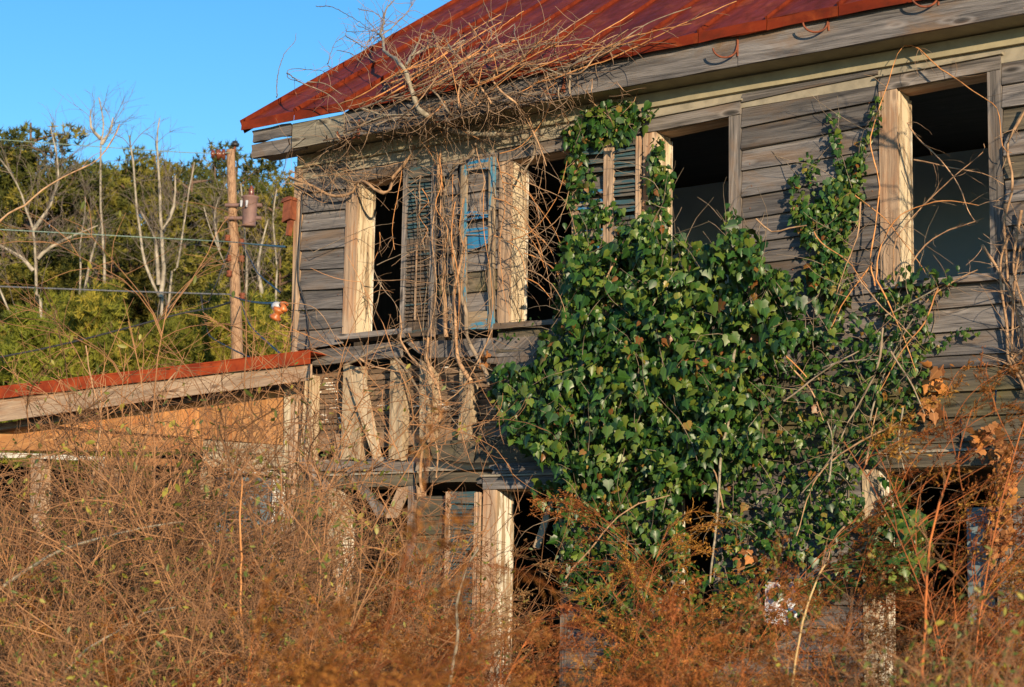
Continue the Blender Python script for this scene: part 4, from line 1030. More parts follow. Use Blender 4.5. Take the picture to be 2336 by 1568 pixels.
for poly, den, bul, sz in IV:
    xs_, ys_ = [p[0] for p in poly], [p[1] for p in poly]
    A = .5*abs(sum(poly[i][0]*poly[i-1][1]-poly[i-1][0]*poly[i][1] for i in range(len(poly))))
    cx, cy = sum(xs_)/len(xs_), sum(ys_)/len(ys_)
    for _ in range(int(A/1000*den*2.75)):
        for _t in range(40):
            x, y = rnd.uniform(min(xs_), max(xs_)), rnd.uniform(min(ys_), max(ys_))
            x2, y2 = x+rnd.gauss(0, 5), y+rnd.gauss(0, 5)
            if inside(x, y, poly):
                cl = .5+.5*math.sin(x*.031+1.7*math.sin(y*.023))*math.sin(y*.037+1.3*math.sin(x*.019))
                if den < 7.0 or cl > .12 or rnd.random() < .55: break
        u = rnd.random()**.7
        edge = min(1, 3.2*min(1-abs(x-cx)/(max(xs_)-min(xs_))*1.6, 1-abs(y-cy)/(max(ys_)-min(ys_))*1.6)+.25)
        d = .04+bul*u*(.35+.65*max(.15, edge))*(.55+.7*cl)
        pos.append(F(x2, y2, -d)); dep.append(d); siz.append(sz*.66*rnd.choice([.5, .65, .75, .85, .95, 1.05, 1.2, 1.45]))
pos = np.array(pos); siz = np.array(siz); N = len(pos)
nrm = unit(np.array([.15, -1.0, .30])+rng.normal(0, .62, (N, 3)))
tip = unit(np.array([0, -.12, -1.0])+rng.normal(0, .38, (N, 3)))
P0, T0 = leaf_proto()
score = siz*(1+np.array(dep)); order = np.argsort(-score); big = order[:290]; rest = rng.permutation(order[290:])
P2 = np.array([(0, .34, 0), (0, .02, 0), (.20, -.06, 0), (.36, .12, 0), (.36, .36, 0), (.20, .66, 0), (0, 1.0, 0), (-.20, .66, 0), (-.36, .36, 0), (-.36, .12, 0), (-.20, -.06, 0)])
P2[:, 2] = -.34*np.abs(P2[:, 0])**1.2-.20*P2[:, 1]**2
T2 = np.array([(0, 1+i, 1+(i+1) % 10) for i in range(10)])
hf = len(rest)*3//5
V, T, uv = leaf_batch(P0, T0, pos[rest[:hf]]-ib, nrm[rest[:hf]], tip[rest[:hf]], siz[rest[:hf]])
Vb, Tb, uvb = leaf_batch(P2, T2, pos[rest[hf:]]-ib, nrm[rest[hf:]], tip[rest[hf:]], siz[rest[hf:]]*.9)
V, T, uv = np.concatenate([V, Vb]), np.concatenate([T, Tb+len(V)]), np.concatenate([uv, uvb])
tag(link('leaf_mass', mesh_np('leaf_mass', V, [T], 'ivy', uv, True), ivy), kind='stuff')
protos = []
for k in range(5):
    p = P0.copy(); p[:, 2] *= [.5, .8, 1, 1.3, 1.6][k]; p[:, 0] *= [1, 1.1, .9, 1.05, .95][k]
    protos.append(mesh_np('leaf', p, [T0], 'ivy' if k < 4 else 'ivy_young', np.stack([np.zeros(len(p)), np.abs(p[:, 0])], -1), True))
for i in big:
    o = link('leaf', protos[int(rng.integers(0, 5))], ivy)
    z = Vector(nrm[i]); y = Vector(tip[i]); xx = y.cross(z).normalized(); y = z.cross(xx); s = siz[i]
    o.matrix_local = Matrix(((xx[0]*s, y[0]*s, z[0]*s, pos[i][0]-ib[0]), (xx[1]*s, y[1]*s, z[1]*s, pos[i][1]-ib[1]), (xx[2]*s, y[2]*s, z[2]*s, pos[i][2]-ib[2]), (0, 0, 0, 1)))
# ivy stems
g = Geo()
src = pos[rng.integers(0, N, 520)]
V, Q = tubes(curl(src-np.array([0, -.0, 0]), rng.normal(0, .5, (520, 3))*np.array([1, .35, 1])+np.array([0, 0, .6]), rng.uniform(.2, .6, 520), 7, .4), .0035, .0015, 3); g.add(V-ib, Q)
tag(link('runner', g.mesh('runner', 'vine_grey'), ivy), kind='stuff')
for pts, r, mt in (([(1668, 745), (1679, 782), (1670, 838), (1672, 887), (1653, 932), (1664, 954), (1649, 1006), (1642, 1081), (1638, 1156), (1629, 1249), (1620, 1330)], .012, 'vine_pale'),
               ([(1400, 712), (1440, 735), (1490, 748)], .009, 'vine_tan'), ([(1708, 620), (1712, 680), (1730, 750), (1735, 800)], .007, 'vine_grey'), ([(1375, 650), (1400, 600), (1418, 565), (1424, 545)], .008, 'vine_tan'),
               ([(1725, 500), (1760, 530), (1800, 520), (1840, 515)], .007, 'vine_tan'), ([(1745, 780), (1790, 810), (1840, 860)], .007, 'vine_orange'), ([(1650, 1160), (1632, 1080), (1600, 1040)], .007, 'vine_tan')):
    o, p = stem('stem', [F(x, y, -.30) for x, y in pts], r, r*.7, mt, ivy, 6); o.location = -ib
# dry leaves
def dry(label, poly, n, size, mat='deadleaf', off=(.05, .25), name='dead_leaf_cluster'):
    c = F(*poly[0]); t = empty(name, tuple(c), label, 'dead leaves'); pp = []
    xs_, ys_ = [p[0] for p in poly], [p[1] for p in poly]
    while len(pp) < n:
        x, y = rnd.uniform(min(xs_), max(xs_)), rnd.uniform(min(ys_), max(ys_))
        if inside(x, y, poly): pp.append(F(x, y, -rnd.uniform(*off)))
    pp = np.array(pp); V, T, uv = leaf_batch(P0, T0, pp-c, np.array([.2, -1, .2])+rng.normal(0, .8, (n, 3)), np.array([0, 0, -1])+rng.normal(0, .6, (n, 3)), size*rng.uniform(.6, 1.3, n))
    tag(link('leaf_mass', mesh_np('leaf_mass', V, [T], mat, uv), t), kind='stuff')
    a = pp[np.argsort(pp[:, 2])][::max(1, n//6)]
    o, p = stem('stem', a, .006, .004, 'vine_tan', t, 5); o.location = -c
dry('curled orange dead leaves hanging beside the ivy at the right', [(2105, 830), (2140, 840), (2160, 880), (2130, 950), (2110, 930), (2120, 880)], 24, .09)
dry('dry brown leaf vine hanging down the boards right of the dark doorway', [(2200, 990), (2270, 960), (2300, 1010), (2320, 1120), (2310, 1300), (2270, 1300), (2235, 1220), (2270, 1150), (2265, 1060)], 130, .075)
dry('few orange dead leaves caught on the vine under the second window', [(1098, 800), (1115, 800), (1112, 830), (1100, 830)], 6, .07)
dry('red brown dead leaf cluster caught in the ivy near the white board', [(1680, 1255), (1710, 1250), (1720, 1275), (1690, 1285)], 14, .10)

# ================================================================== WEEDS AND BRUSH
def fennel_variant(k):
    """tall dry weed: leaning stem, ascending branches, feathery ends (unit height 1)"""
    g, f = Geo(), Geo()
    lean = rng.uniform(.12, .42); ns = 2
    for s_ in range(ns):
        K = 12; t = np.linspace(0, 1, K); a = rng.uniform(-.4, .4); b0 = rng.normal(0, .015, 2)
        stemp = np.stack([b0[0]+lean*t**2.6*math.cos(a)*(1 if s_ == 0 else -.6), b0[1]+lean*t**2.6*math.sin(a), t*(1-.10*lean*t**3)*(1 if s_ == 0 else .82)], -1)
        V, Q = tubes(stemp[None], .0017, .0006, 4); g.add(V, Q)
        nb = 26
        ti = rng.uniform(.30, .99, nb)**.9; st = np.stack([np.interp(ti, t, stemp[:, c]) for c in range(3)], -1)
        az = a+rng.normal(0, 1.1, nb)
        d = np.stack([np.cos(az)*.5, np.sin(az)*.5, np.full(nb, .9)], -1)+np.array([lean*1.2*math.cos(a), lean*1.2*math.sin(a), 0])*ti[:, None]
        ln = (.08+.24*np.sin(np.clip((ti-.2)/.8, 0, 1)*np.pi)**.8)*rng.uniform(.6, 1.25, nb)
        B = curl(st, d, ln, 9, .20, drift=(.9*math.cos(a), .9*math.sin(a), -.55)); V, Q = tubes(B, .0008, .0004, 3); g.add(V, Q)
        m = 20; bi = np.repeat(np.arange(nb), m); tt = rng.uniform(.28, 1, nb*m)**.75*(8-.01); ii = tt.astype(int); fr = (tt-ii)[:, None]
        s2 = B[bi, ii]*(1-fr)+B[bi, ii+1]*fr; T = unit(B[bi, ii+1]-B[bi, ii])
        C = curl(s2, T*1.0+rng.normal(0, .5, s2.shape)+np.array([.1, 0, -.1]), rng.uniform(.012, .042, len(s2)), 5, .3)
        V, Q = tubes(C, .0006, .0004, 3); f.add(V, Q, uv=np.stack([np.repeat(rng.random(len(C)), 15), np.full(len(V), .3)], -1))
        q = 5; ci = np.repeat(np.arange(len(C)), q); k2 = rng.integers(1, 5, len(ci))
        c = C[ci, k2]+rng.normal(0, .0022, (len(ci), 3)); u1 = rng.normal(0, 1, c.shape); u1 = unit(u1)*rng.uniform(.0020, .0050, len(ci))[:, None]
        u2 = unit(np.cross(u1, rng.normal(0, 1, c.shape)))*rng.uniform(.0008, .0016, len(ci))[:, None]
        V = np.stack([c-u1, c+u2, c+u1, c-u2], 1).reshape(-1, 3); Q = np.arange(len(V)).reshape(-1, 4)
        f.add(V, Q, uv=np.stack([np.repeat(np.clip(np.repeat(rng.random(nb), m*q)*.7+rng.random(len(ci))*.3, 0, .99), 4), np.full(len(V), .3)], -1))
    return g.mesh('stem', 'fennel_stem'), f.mesh('plume', 'fennel' if k % 4 != 3 else 'fennel_pale')
def shrub_variant(k):
    """leafless brush: arching twiggy stems with a few yellow leaves (unit height 1)"""
    g, f = Geo(), Geo(); n = 13; K = 12
    b = np.zeros((n, 3)); b[:, :2] = rng.normal(0, .07, (n, 2))
    az = rng.uniform(0, 2*np.pi, n); sp = rng.uniform(.1, .7, n)
    A = curl(b, np.stack([np.cos(az)*sp, np.sin(az)*sp, np.ones(n)], -1), rng.uniform(.6, 1.08, n), K, .28, drift=(0, 0, -.1))
    V, Q = tubes(A, .0034, .0010, 4); g.add(V, Q)
    m = 16; ai = np.repeat(np.arange(n), m); tt = rng.uniform(.22, 1, n*m)*(K-1.01); ii = tt.astype(int); fr = (tt-ii)[:, None]
    s2 = A[ai, ii]*(1-fr)+A[ai, ii+1]*fr; T = unit(A[ai, ii+1]-A[ai, ii])
    B = curl(s2, T*.7+rng.normal(0, .55, s2.shape), rng.uniform(.10, .36, len(s2)), 8, .3, drift=(0, 0, -.15)); V, Q = tubes(B, .0013, .0006, 3); g.add(V, Q)
    m2 = 8; bi = np.repeat(np.arange(len(B)), m2); tt = rng.uniform(.15, 1, len(bi))*(6.99); ii = tt.astype(int); fr = (tt-ii)[:, None]
    s3 = B[bi, ii]*(1-fr)+B[bi, ii+1]*fr; T = unit(B[bi, ii+1]-B[bi, ii])
    C = curl(s3, T*.7+rng.normal(0, .6, s3.shape), rng.uniform(.03, .13, len(s3)), 5, .3); V, Q = tubes(C, .0008, .0004, 3); g.add(V, Q)
    nl = 520 if k != 4 else 2600; ci = rng.integers(0, len(C), nl); lp = C[ci, rng.integers(1, 5, nl)]
    P1, T1 = leaf_proto('oval'); V, T, uv = leaf_batch(P1, T1, lp, rng.normal(0, 1, (nl, 3)), rng.normal(0, .6, (nl, 3))+np.array([0, 0, -.5]), rng.uniform(.008, .020, nl)); f.add(V, T=T, uv=uv)
    return g.mesh('branch', 'shrubtwig'), f.mesh('foliage', 'yellowleaf')
FV = [fennel_variant(k) for k in range(8)]
SVn = [shrub_variant(k) for k in range(5)]
def plant(kind, px, ytop, D, label, cat, group, flip=None, w=1.0):
    top = G(px, ytop, D); h = max(.7, top[2]); base = (top[0], top[1], 0)
    t = empty(kind[0], base, label, cat, group)
    a, b = kind[1]
    for nm, me in ((kind[2], a), (kind[3], b)):
        o = link(nm, me, t)
        o.scale = (h*rnd.uniform(.9, 1.1)*w, h*w, h)
    rz = flip if flip is not None else rnd.uniform(0, 6.28)
    t.rotation_euler = (rnd.gauss(0, .05), rnd.gauss(0, .05), rz)
    return t
prof_x = [-150, 0, 300, 480, 640, 700, 900, 1100, 1180, 1330, 1480, 1560, 1600, 1660, 1760, 1860, 1960, 2010, 2060, 2110, 2160, 2220, 2280, 2340, 2500]
prof_y = [1120, 1130, 1260, 1330, 1300, 1280, 1200, 1180, 1400, 1390, 1235, 1260, 1420, 1300, 1400, 1330, 1330, 1400, 1400, 1290, 1200, 1220, 1280, 1330, 1350]
FL = 'rusty brown dry weed with feathery plume growing in the thicket before the house'
FG = 'rusty feathery weeds in front of the house'
lean_dir = math.atan2(R0[1], R0[0])
def clear(px, py, D):                       # stays in front of the wall
    p = G(px, py, D); return p[1] < -.45
rnd.seed(23)
cnt = 0
while cnt < 92:
    px = rnd.uniform(-120, 2450); D = rnd.choice([rnd.uniform(6.2, 10), rnd.uniform(8.5, 12), rnd.uniform(9.5, 13.4)])
    if not clear(px, 1300, D): continue
    yt = float(np.interp(px, prof_x, prof_y))+abs(rnd.gauss(0, 170))+(70 if D < 8 else 0)
    if px < 620 and rnd.random() < .35: continue
    if 1600 < px < 1860: yt = max(yt, 1500 if px > 1660 else 1400)
    if 1930 < px < 2080 and rnd.random() < .6: continue
    ki = rnd.randrange(8); k = FV[ki]
    plant(('dry_weed', k, 'stem', 'plume'), px, yt, D, FL if ki % 4 != 3 else 'pale tan dry weed with feathery plume mixed among the rusty weeds', 'weed', FG if ki % 4 != 3 else 'pale tan weeds among the rusty weeds', lean_dir+rnd.gauss(0, .8)+(math.pi if rnd.random() < .25 else 0)); cnt += 1
# plumes that stand out
for px, yt, D, k, fl, lab in ((2215, 930, 8.9, 1, .1, 'rusty weed plume in front of the dry leaf vine at the right'),
                         (2185, 900, 8.6, 2, 0, 'tallest rusty weed plume leaning right in front of the dark doorway'),
                         (2240, 860, 9.0, 5, 0.2, 'tall rusty weed plume reaching above the dark doorway, further right'),
                         (1690, 1225, 11.2, 0, math.pi, 'rusty weed plume bending left in front of the ivy above the white board'),
                         (1440, 1225, 9.6, 2, .2, 'broad rusty weed plume leaning right in front of the lower left part of the ivy'),
                         (1900, 1285, 9.8, 5, .1, 'rusty weed plume right of the white board before the ivy edge'),
                         (1600, 1185, 10.2, 1, .1, 'rusty weed plume with drooping tip in front of the black middle opening'),
                         (800, 1240, 4.2, 4, .1, 'blurred dark red weed stalk close to the camera at lower left')):
    plant(('dry_weed', FV[k], 'stem', 'plume'), px, yt-(205 if yt < 1000 else 70), D, lab, 'weed', None, lean_dir+fl, 1.1 if px > 1000 else 1.0)
for i, (px, yt, D) in enumerate(((25, 900, 12.8), (105, 985, 12.0), (190, 800, 13.2), (285, 850, 13.0), (365, 930, 12.4), (450, 880, 13.4), (525, 960, 12.6), (600, 1000, 13.0), (680, 1060, 13.4))):
    plant(('bare_shrub', SVn[i % 4], 'branch', 'foliage'), px, yt, D, 'tall wispy brush shrub before the shed roof, %s of nine' % ('leftmost' if i == 0 else 'rightmost' if i == 8 else ['', 'second', 'third', 'fourth', 'fifth', 'sixth', 'seventh', 'eighth'][i]+' from the left'), 'shrub', 'tall wispy brush before the shed')
for i in range(14):
    px = rnd.uniform(-150, 660); D = rnd.uniform(8.6, 12.5)
    plant(('bare_shrub', SVn[i % 4], 'branch', 'foliage'), px, rnd.uniform(1070, 1430), D, 'low leafless brush shrub filling the lower left thicket', 'shrub', 'low brush at lower left')
BL = 'leafless tan brush shrub with few yellow leaves tangled before the shed and house'
BG = 'leafless brush in front of the shed'
sx = [-100, 0, 150, 280, 420, 560, 640, 760, 900, 1000, 1150, 1400]; sy = [800, 790, 740, 690, 740, 830, 930, 1010, 1060, 1090, 1190, 1300]
for i in range(20):
    px = rnd.uniform(-120, 700) if i < 16 else rnd.uniform(860, 1140)
    D = rnd.uniform(10.2, 14.6)
    if not clear(px, 1200, D): continue
    yt = float(np.interp(px, sx, sy))+(330+abs(rnd.gauss(0, 130)) if i % 3 else abs(rnd.gauss(0, 60)))
    plant(('bare_shrub', SVn[i % 4], 'branch', 'foliage'), px, yt, D, BL, 'shrub', BG)
for i in range(9):                         # brush among the weeds on the right
    px = rnd.uniform(1350, 2350); D = rnd.uniform(8, 11.5)
    if clear(px, 1300, D) and not 1620 < px < 1880: plant(('bare_shrub', SVn[i % 4], 'branch', 'foliage'), px, float(np.interp(px, prof_x, prof_y))+90+abs(rnd.gauss(0, 120)), D, 'leafless tan brush shrub standing among the rusty weeds right of the ivy', 'shrub', 'brush among the weeds')
for px, yt, D in ((2330, 1405, 5.6), (2210, 1450, 6.0), (2090, 1440, 6.4), (2280, 1490, 5.0), (230, 1440, 7.0), (1560, 1470, 7.5)):
    plant(('leafy_bush', SVn[4], 'branch', 'foliage'), px, yt, D, {2330: 'blurred olive leafy bush in the lower right corner', 2210: 'olive leafy bush left of the corner bush at lower right', 2090: 'olive leafy bush before the post of the dark doorway', 2280: 'low blurred olive bush at the bottom right edge', 230: 'small olive green bush low in the left brush', 1560: 'olive leafy bush low in the middle of the weeds'}[px], 'bush', None)
# a few long brambles drawn from the photograph
def bramble(label, pts, D, r, mat, tw=16):
    P = [G(x, y, D) for x, y in pts]; b = P[0].copy()
    t = empty('bramble', tuple(b), label, 'bramble'); o, p = stem('stem', P, r, r*.45, mat, t, 5, .006); o.location = -b
    g = Geo(); V, Q = tubes(twigs_on(p, tw, .3), .0025, .001, 3); g.add(V-b, Q); tag(link('twig', g.mesh('twig', 'shrubtwig'), t), kind='stuff')
bramble('long arching orange brown shoot crossing the pines at far left', [(-60, 620), (0, 505), (56, 470), (96, 433), (168, 397), (224, 365), (256, 321), (272, 285)], 12.5, .009, 'vine_tan', 6)
bramble('bright orange upright stalk in front of the blue grey shed door', [(560, 1600), (556, 1500), (550, 1400), (549, 1300), (548, 1180), (552, 1090)], 9.5, .008, 'vine_orange')
bramble('pale arching branch across the lower left brush', [(-20, 1360), (60, 1300), (150, 1250), (240, 1225), (330, 1205), (420, 1190)], 10.5, .010, 'vine_pale')
bramble('pale grey leaning branch low in the left brush', [(120, 1570), (200, 1480), (270, 1440), (330, 1400), (400, 1385)], 9.5, .009, 'vine_pale')
bramble('tan branch forking in front of the shed planks', [(250, 1300), (290, 1130), (310, 1050), (340, 980), (360, 900), (400, 850)], 12.5, .013, 'vine_tan', 30)
bramble('thin branch rising left of the tan forked branch', [(190, 1200), (215, 1060), (230, 960), (205, 860), (195, 790)], 12.8, .010, 'vine_tan', 26)
bramble('pale crooked stalk low in the middle of the weeds', [(1020, 1600), (1035, 1500), (1045, 1440), (1040, 1380), (1060, 1300), (1090, 1250)], 8.8, .009, 'vine_pale')
bramble('long curved stalk before the second lower opening', [(1290, 1320), (1330, 1270), (1390, 1200), (1460, 1150), (1530, 1130)], 11.5, .006, 'vine_tan', 8)
bramble('straw coloured stalk leaning beside the white board', [(1800, 1600), (1815, 1500), (1830, 1420), (1860, 1330), (1880, 1290)], 8.0, .006, 'strawstem', 8)
bramble('red upright weed stalk in front of the dark doorway', [(2105, 1560), (2110, 1420), (2115, 1320), (2120, 1240), (2140, 1150), (2170, 1070)], 8.0, .008, 'fennel_stem', 30)
# ground cover
def grass_field(n, name):
    D = rng.uniform(3, 19, n); px = rng.uniform(-500, 2900, n)
    b = np.array([G(x, 1411, d) for x, d in zip(px, D)]); b[:, 2] = 0
    ok = ~((b[:, 1] > -.2) & (b[:, 0] > -5.4)); b = b[ok]; n = len(b)
    h = rng.uniform(.25, .9, n); a = rng.uniform(0, 2*np.pi, n); w = rng.uniform(.003, .007, n)
    sd = np.stack([np.cos(a), np.sin(a), np.zeros(n)], -1); ln = rng.normal(0, .25, (n, 2))
    m_ = b+np.stack([ln[:, 0]*h*.35, ln[:, 1]*h*.35, h*.55], -1); t_ = b+np.stack([ln[:, 0]*h, ln[:, 1]*h, h], -1)
    V = np.stack([b-sd*w[:, None], b+sd*w[:, None], m_+sd*w[:, None]*.8, m_-sd*w[:, None]*.8, t_], 1).reshape(-1, 3)
    i = np.arange(n)*5
    uv = np.stack([np.repeat(rng.random(n), 5), np.full(n*5, .3)], -1)
    tag(link(name, mesh_np(name, V, [np.stack([i, i+1, i+2, i+3], -1), np.stack([i+3, i+2, i+4], -1)], 'grass', uv)), kind='stuff')
grass_field(26000, 'dry_grass')

# ================================================================== TREES BEHIND
def tufts(cent, n_per, R, blade, width, up=.5):
    """needle tufts round branch ends"""
    M_ = len(cent); N = M_*n_per
    c = np.repeat(cent, n_per, 0)+unit(rng.normal(0, 1, (N, 3)))*(R*rng.random((N, 1))**.45)*np.array([1, 1, .62])
    k = 13
    cc = np.repeat(c, k, 0); d = unit(rng.normal(0, 1, (N*k, 3))+np.array([0, 0, up])); L = blade*rng.uniform(.7, 1.2, (N*k, 1))
    s = unit(np.cross(d, rng.normal(0, 1, d.shape)))*width
    V = np.stack([cc-s, cc+s, cc+d*L], 1).reshape(-1, 3)
    T = np.arange(len(V)).reshape(-1, 3)
    uv = np.stack([np.repeat(np.clip(np.repeat(rng.random(M_), n_per*k)*.55+np.repeat(rng.random(N), k)*.35, 0, .999), 3), np.full(len(V), .3)], -1)
    return V, T, uv
def pine_variant(seed):
    """unit height 1; irregular loblolly crown in the upper 65 %"""
    g, f = Geo(), Geo(); K = 10; t = np.linspace(0, 1, K)
    tr_ = np.stack([np.cumsum(rng.normal(0, .004, K)), np.cumsum(rng.normal(0, .004, K)), t*.97], -1)
    V, Q = tubes(tr_[None], .012, .002, 7); g.add(V, Q)
    nb = 64; h = np.sort(rng.uniform(.26, .97, nb)); az = rng.uniform(0, 2*np.pi, nb)
    w = .04+.175*np.sin(np.clip((1.02-h)/.8, 0, 1)*np.pi*.62+.05)*rng.uniform(.45, 1.15, nb)
    st = np.stack([np.interp(h, t, tr_[:, 0]), np.interp(h, t, tr_[:, 1]), h*.97], -1)
    d = np.stack([np.cos(az), np.sin(az), rng.uniform(.05, .6, nb)], -1)
    B = curl(st, d, w, 6, .15, drift=(0, 0, .25)); V, Q = tubes(B, .0035, .0012, 4); g.add(V, Q)
    cent = np.concatenate([B[:, -1], B[:, 3][w > .1], (B[:, 4]+rng.normal(0, .02, B[:, 4].shape))[w > .08]])
    V, T, uv = tufts(cent, 34, .046, .0125, .0017); f.add(V, T=T, uv=uv)
    return g.mesh('trunk', 'pinebark'), f.mesh('crown', 'pine')
def young_variant():
    g, f = Geo(), Geo()
    tr_ = np.stack([np.zeros(6), np.zeros(6), np.linspace(0, .95, 6)], -1); V, Q = tubes(tr_[None], .014, .004, 5); g.add(V, Q)
    nb = 44; h = rng.uniform(.12, .93, nb); az = rng.uniform(0, 2*np.pi, nb); w = .30*(1-h)**.75*rng.uniform(.6, 1.1, nb)+.03
    B = curl(np.stack([np.zeros(nb), np.zeros(nb), h], -1), np.stack([np.cos(az), np.sin(az), np.full(nb, .8)], -1), w, 6, .12, drift=(0, 0, .7)); V, Q = tubes(B, .004, .002, 3); g.add(V, Q)
    cent = np.concatenate([B[:, -1], B[:, 4], B[:, 2], [[0, 0, .97], [0, 0, .9]]])
    V, T, uv = tufts(cent, 26, .062, .024, .0017, up=1.0); f.add(V, T=T, uv=uv)
    return g.mesh('trunk', 'pinebark'), f.mesh('crown', 'youngpine')
PV = [pine_variant(i) for i in range(5)]; YV = [young_variant() for _ in range(3)]
def tree(name, var, px, ytop, D, label, cat, group, wide=1.0):
    top = G(px, ytop, D); h = top[2]
    t = empty(name, (top[0], top[1], 0), label, cat, group)
    for nm, me in zip(('trunk', 'crown'), var):
        o = link(nm, me, t); o.scale = (h*wide, h*wide, h)
    t.rotation_euler = (0, 0, rnd.uniform(0, 6.28)); return t
PL = [(52, 240, 62, .95, 'tallest dark pine at the far left rising above the others'), (136, 312, 64, .75, 'dark pine on the right shoulder of the tallest pine'), (-50, 280, 61, 1.0, None), (275, 326, 66, .75, 'dark pine left of the thin pale tree top, in the gap of the tree line'),
      (385, 317, 67, .95, 'broad dark pine above the pale forked tree'), (440, 338, 65, .8, 'dark pine between the forked tree and the utility pole'), (505, 352, 70, .8, 'small topped pine just left of the utility pole'), (560, 316, 72, .85, 'pine standing behind the transformer'),
      (612, 385, 66, .8, 'pine seen between the pole and the house corner'), (200, 432, 72, .7, 'lower pine in the dip of the tree line'), (326, 392, 71, .8, 'pine filling the tree line left of the broad pine')]
for i, (px, yt, D, w, lab) in enumerate(PL): tree('pine_tree', PV[i % 5], px, yt, D, lab or 'dark pine partly out of the picture at the left edge', 'pine tree', 'pines behind the pole', w)
for i, px in enumerate(range(-140, 1100, 62)):
    tree('pine_tree', PV[(i*2+1) % 5], px+rnd.uniform(-20, 20), rnd.uniform(470, 570) if px < 640 else rnd.uniform(400, 480), rnd.uniform(74, 84), 'dark pine in the rear row filling the wood behind the pole', 'pine tree', 'rear row of pines', 1.25)
for i, px in enumerate(range(-120, 700, 64)):
    tree('pine_tree', PV[(i*3+2) % 5], px+rnd.uniform(-20, 20), rnd.uniform(450, 600), rnd.uniform(57, 61), 'lower dark pine, %s of those among the pale trunks' % ('leftmost' if i == 0 else 'rightmost' if i == 12 else ['', 'second', 'third', 'fourth', 'fifth', 'sixth', 'seventh', 'eighth', 'ninth', 'tenth', 'eleventh', 'twelfth'][i]+' from the left'), 'pine tree', 'front row of pines', 1.15)
YP = sorted([(-40, 700), (22, 735), (72, 700), (130, 648), (186, 700), (224, 640), (256, 672), (318, 725), (385, 715), (439, 682), (507, 640), (572, 664), (632, 695)])
ORD = ['', 'second', 'third', 'fourth', 'fifth', 'sixth', 'seventh', 'eighth', 'ninth', 'tenth', 'eleventh', 'twelfth', 'thirteenth', 'fourteenth', 'fifteenth']
def nth(i, n): return 'leftmost' if i == 0 else 'rightmost' if i == n-1 else ORD[i]+' from the left'
for i, (px, yt) in enumerate(YP): tree('young_pine', YV[i % 3], px, yt+18, rnd.uniform(44, 50), 'bright yellow green young pine, %s in the row behind the shed' % nth(i, len(YP)), 'young pine', 'young pines behind the shed', rnd.uniform(.8, 1.05))

def bare_tree(label, D, limbs, r0, mat='whitebark', tw=60, L=1.6, r1=None):
    b = G(*limbs[0][0], D); base = np.array([b[0], b[1], 0.0])
    t = empty('bare_tree', tuple(base), label, 'bare tree'); g, f = Geo(), Geo()
    for k, pts in enumerate(limbs):
        P = [G(x, y, D+(0 if k == 0 else rnd.uniform(-.5, .5)*0)) for x, y in pts]
        if k == 0: P = [np.array([P[0][0], P[0][1], 0])]+P
        p = smooth(P, .35, .02); ra = r0*(.8 if k == 0 else .55)
        V, Q = tubes(p[None], ra, ra*.22, 6); g.add(V-base, Q)
        n = int(tw*.85) if k == 0 else int(tw*.55)
        t1 = twigs_on(p, n, L, bias=(0, 0, .45), K=8, wob=.3, t0=.35 if k == 0 else .2)
        V, Q = tubes(t1, ra*.09+.004, .004, 3); f.add(V-base, Q)
        bi = np.repeat(np.arange(n), 4); kk = rng.integers(2, 7, len(bi)); T = unit(t1[bi, kk+1]-t1[bi, kk])
        t2 = curl(t1[bi, kk], T+rng.normal(0, .5, T.shape)+np.array([0, 0, .3]), rng.uniform(.3, .9, len(bi)), 5, .3)
        V, Q = tubes(t2, .005, .003, 3); f.add(V-base, Q)
    link('trunk', g.mesh('trunk', mat), t); link('twig', f.mesh('twig', 'greytwig'), t)['kind'] = 'stuff'
bare_tree('pale barked bare tree with wide forking limbs at far left', 52, [[(94, 758), (84, 670), (82, 590), (76, 522), (60, 482), (50, 446), (24, 394), (0, 361)], [(76, 526), (104, 490), (120, 450), (134, 410), (130, 350), (116, 289)], [(86, 590), (120, 562), (176, 534), (224, 514)], [(76, 618), (44, 586), (0, 562), (-30, 545)]], .115, tw=60)
bare_tree('tall thin pale bare tree rising above the dip in the pines', 53, [[(236, 690), (236, 570), (230, 470), (230, 389), (230, 329), (236, 281), (226, 225)], [(230, 317), (208, 289), (206, 249)], [(231, 330), (250, 300), (258, 270)]], .11, tw=16, L=1.1)
bare_tree('pale bare tree with four forking stems in the middle of the wood', 50, [[(366, 745), (364, 678), (332, 602), (316, 510), (310, 450), (304, 369), (296, 310)], [(366, 678), (372, 610), (368, 530), (362, 410), (360, 329), (366, 270)], [(362, 650), (360, 590), (352, 542), (320, 482)], [(372, 526), (396, 470), (400, 401)]], .12, tw=36, L=1.3)
bare_tree('slender pale bare tree leaning right of the forked tree', 51, [[(384, 700), (404, 610), (420, 502), (432, 430), (444, 370)]], .10, tw=40, L=1.2)
bare_tree('slim grey bare tree left of the thin tall tree', 54, [[(182, 690), (180, 570), (192, 490), (196, 450)], [(190, 680), (205, 600), (222, 540), (232, 500)]], .09, tw=36, L=1.3)
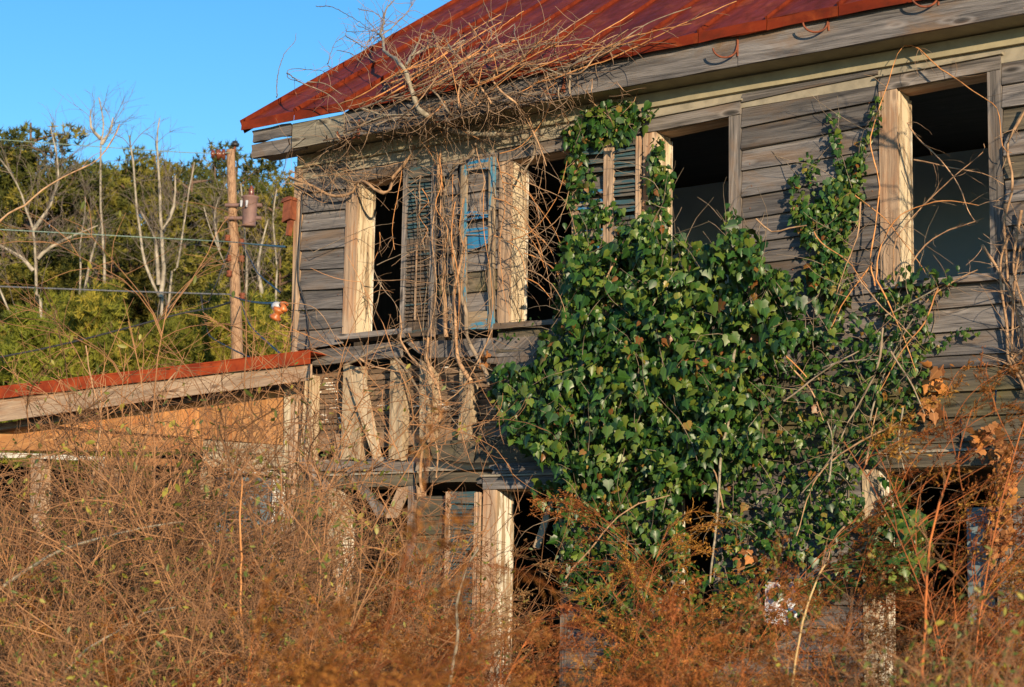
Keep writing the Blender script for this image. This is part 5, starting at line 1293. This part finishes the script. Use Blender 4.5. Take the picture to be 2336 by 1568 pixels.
bare_tree('pale leaning bare trunk at the left edge of the wood', 49, [[(40, 775), (24, 720), (0, 662), (-20, 610)]], .11, tw=26)
bare_tree('thin bare tree leaning left beside the utility pole', 47, [[(530, 650), (516, 610), (480, 530), (464, 474)], [(500, 570), (490, 500), (500, 450)]], .07, tw=40, L=1.2)
bare_tree('grey bare trunk right behind the utility pole', 55, [[(560, 700), (560, 570), (556, 490), (550, 420)], [(600, 690), (590, 600), (610, 500)]], .13, tw=40)
bare_tree('grey bare tree between the pole and the house corner', 56, [[(628, 720), (632, 600), (622, 500), (630, 430)]], .10, tw=40)
# tree standing outside the right edge, its twigs reach in and dapple the wall
def side_tree():
    base = np.array([9.5, -1.7, 0.0]); t = empty('bare_tree', tuple(base), 'bare twiggy tree at the right edge whose branches reach into the top right corner', 'bare tree'); g, f = Geo(), Geo()
    limbs = [[base, base+[.05, 0, 2], base+[.1, .1, 4], base+[-.1, .2, 6.4]], [base+[.08, 0, 3], base+[-1.0, .3, 4.3], base+[-1.7, .5, 5.2]], [base+[.08, 0, 4], base+[-1.1, .2, 5.2], base+[-2.15, .3, 5.85]], [base+[.08, 0, 3.4], base+[.5, .2, 4.6], base+[.9, .3, 5.6]], [base+[.05, 0, 2.6], base+[-.5, .6, 3.5], base+[-.8, .9, 4.2]]]
    for k, P in enumerate(limbs):
        p = smooth(P, .12, .01); V, Q = tubes(p[None], .07 if k == 0 else .03, .012, 7); g.add(V-base, Q)
        t1 = twigs_on(p, 26, .7, bias=(0, 0, .3), K=8, t0=.25); V, Q = tubes(t1, .008, .003, 4); f.add(V-base, Q)
        bi = np.repeat(np.arange(26), 3); kk = rng.integers(2, 7, len(bi)); T = unit(t1[bi, kk+1]-t1[bi, kk])
        t2 = curl(t1[bi, kk], T+rng.normal(0, .5, T.shape), rng.uniform(.1, .35, len(bi)), 5, .3); V, Q = tubes(t2, .004, .0015, 3); f.add(V-base, Q)
    link('trunk', g.mesh('trunk', 'vine_tan'), t); link('twig', f.mesh('twig', 'vine_tan'), t)['kind'] = 'stuff'
side_tree()
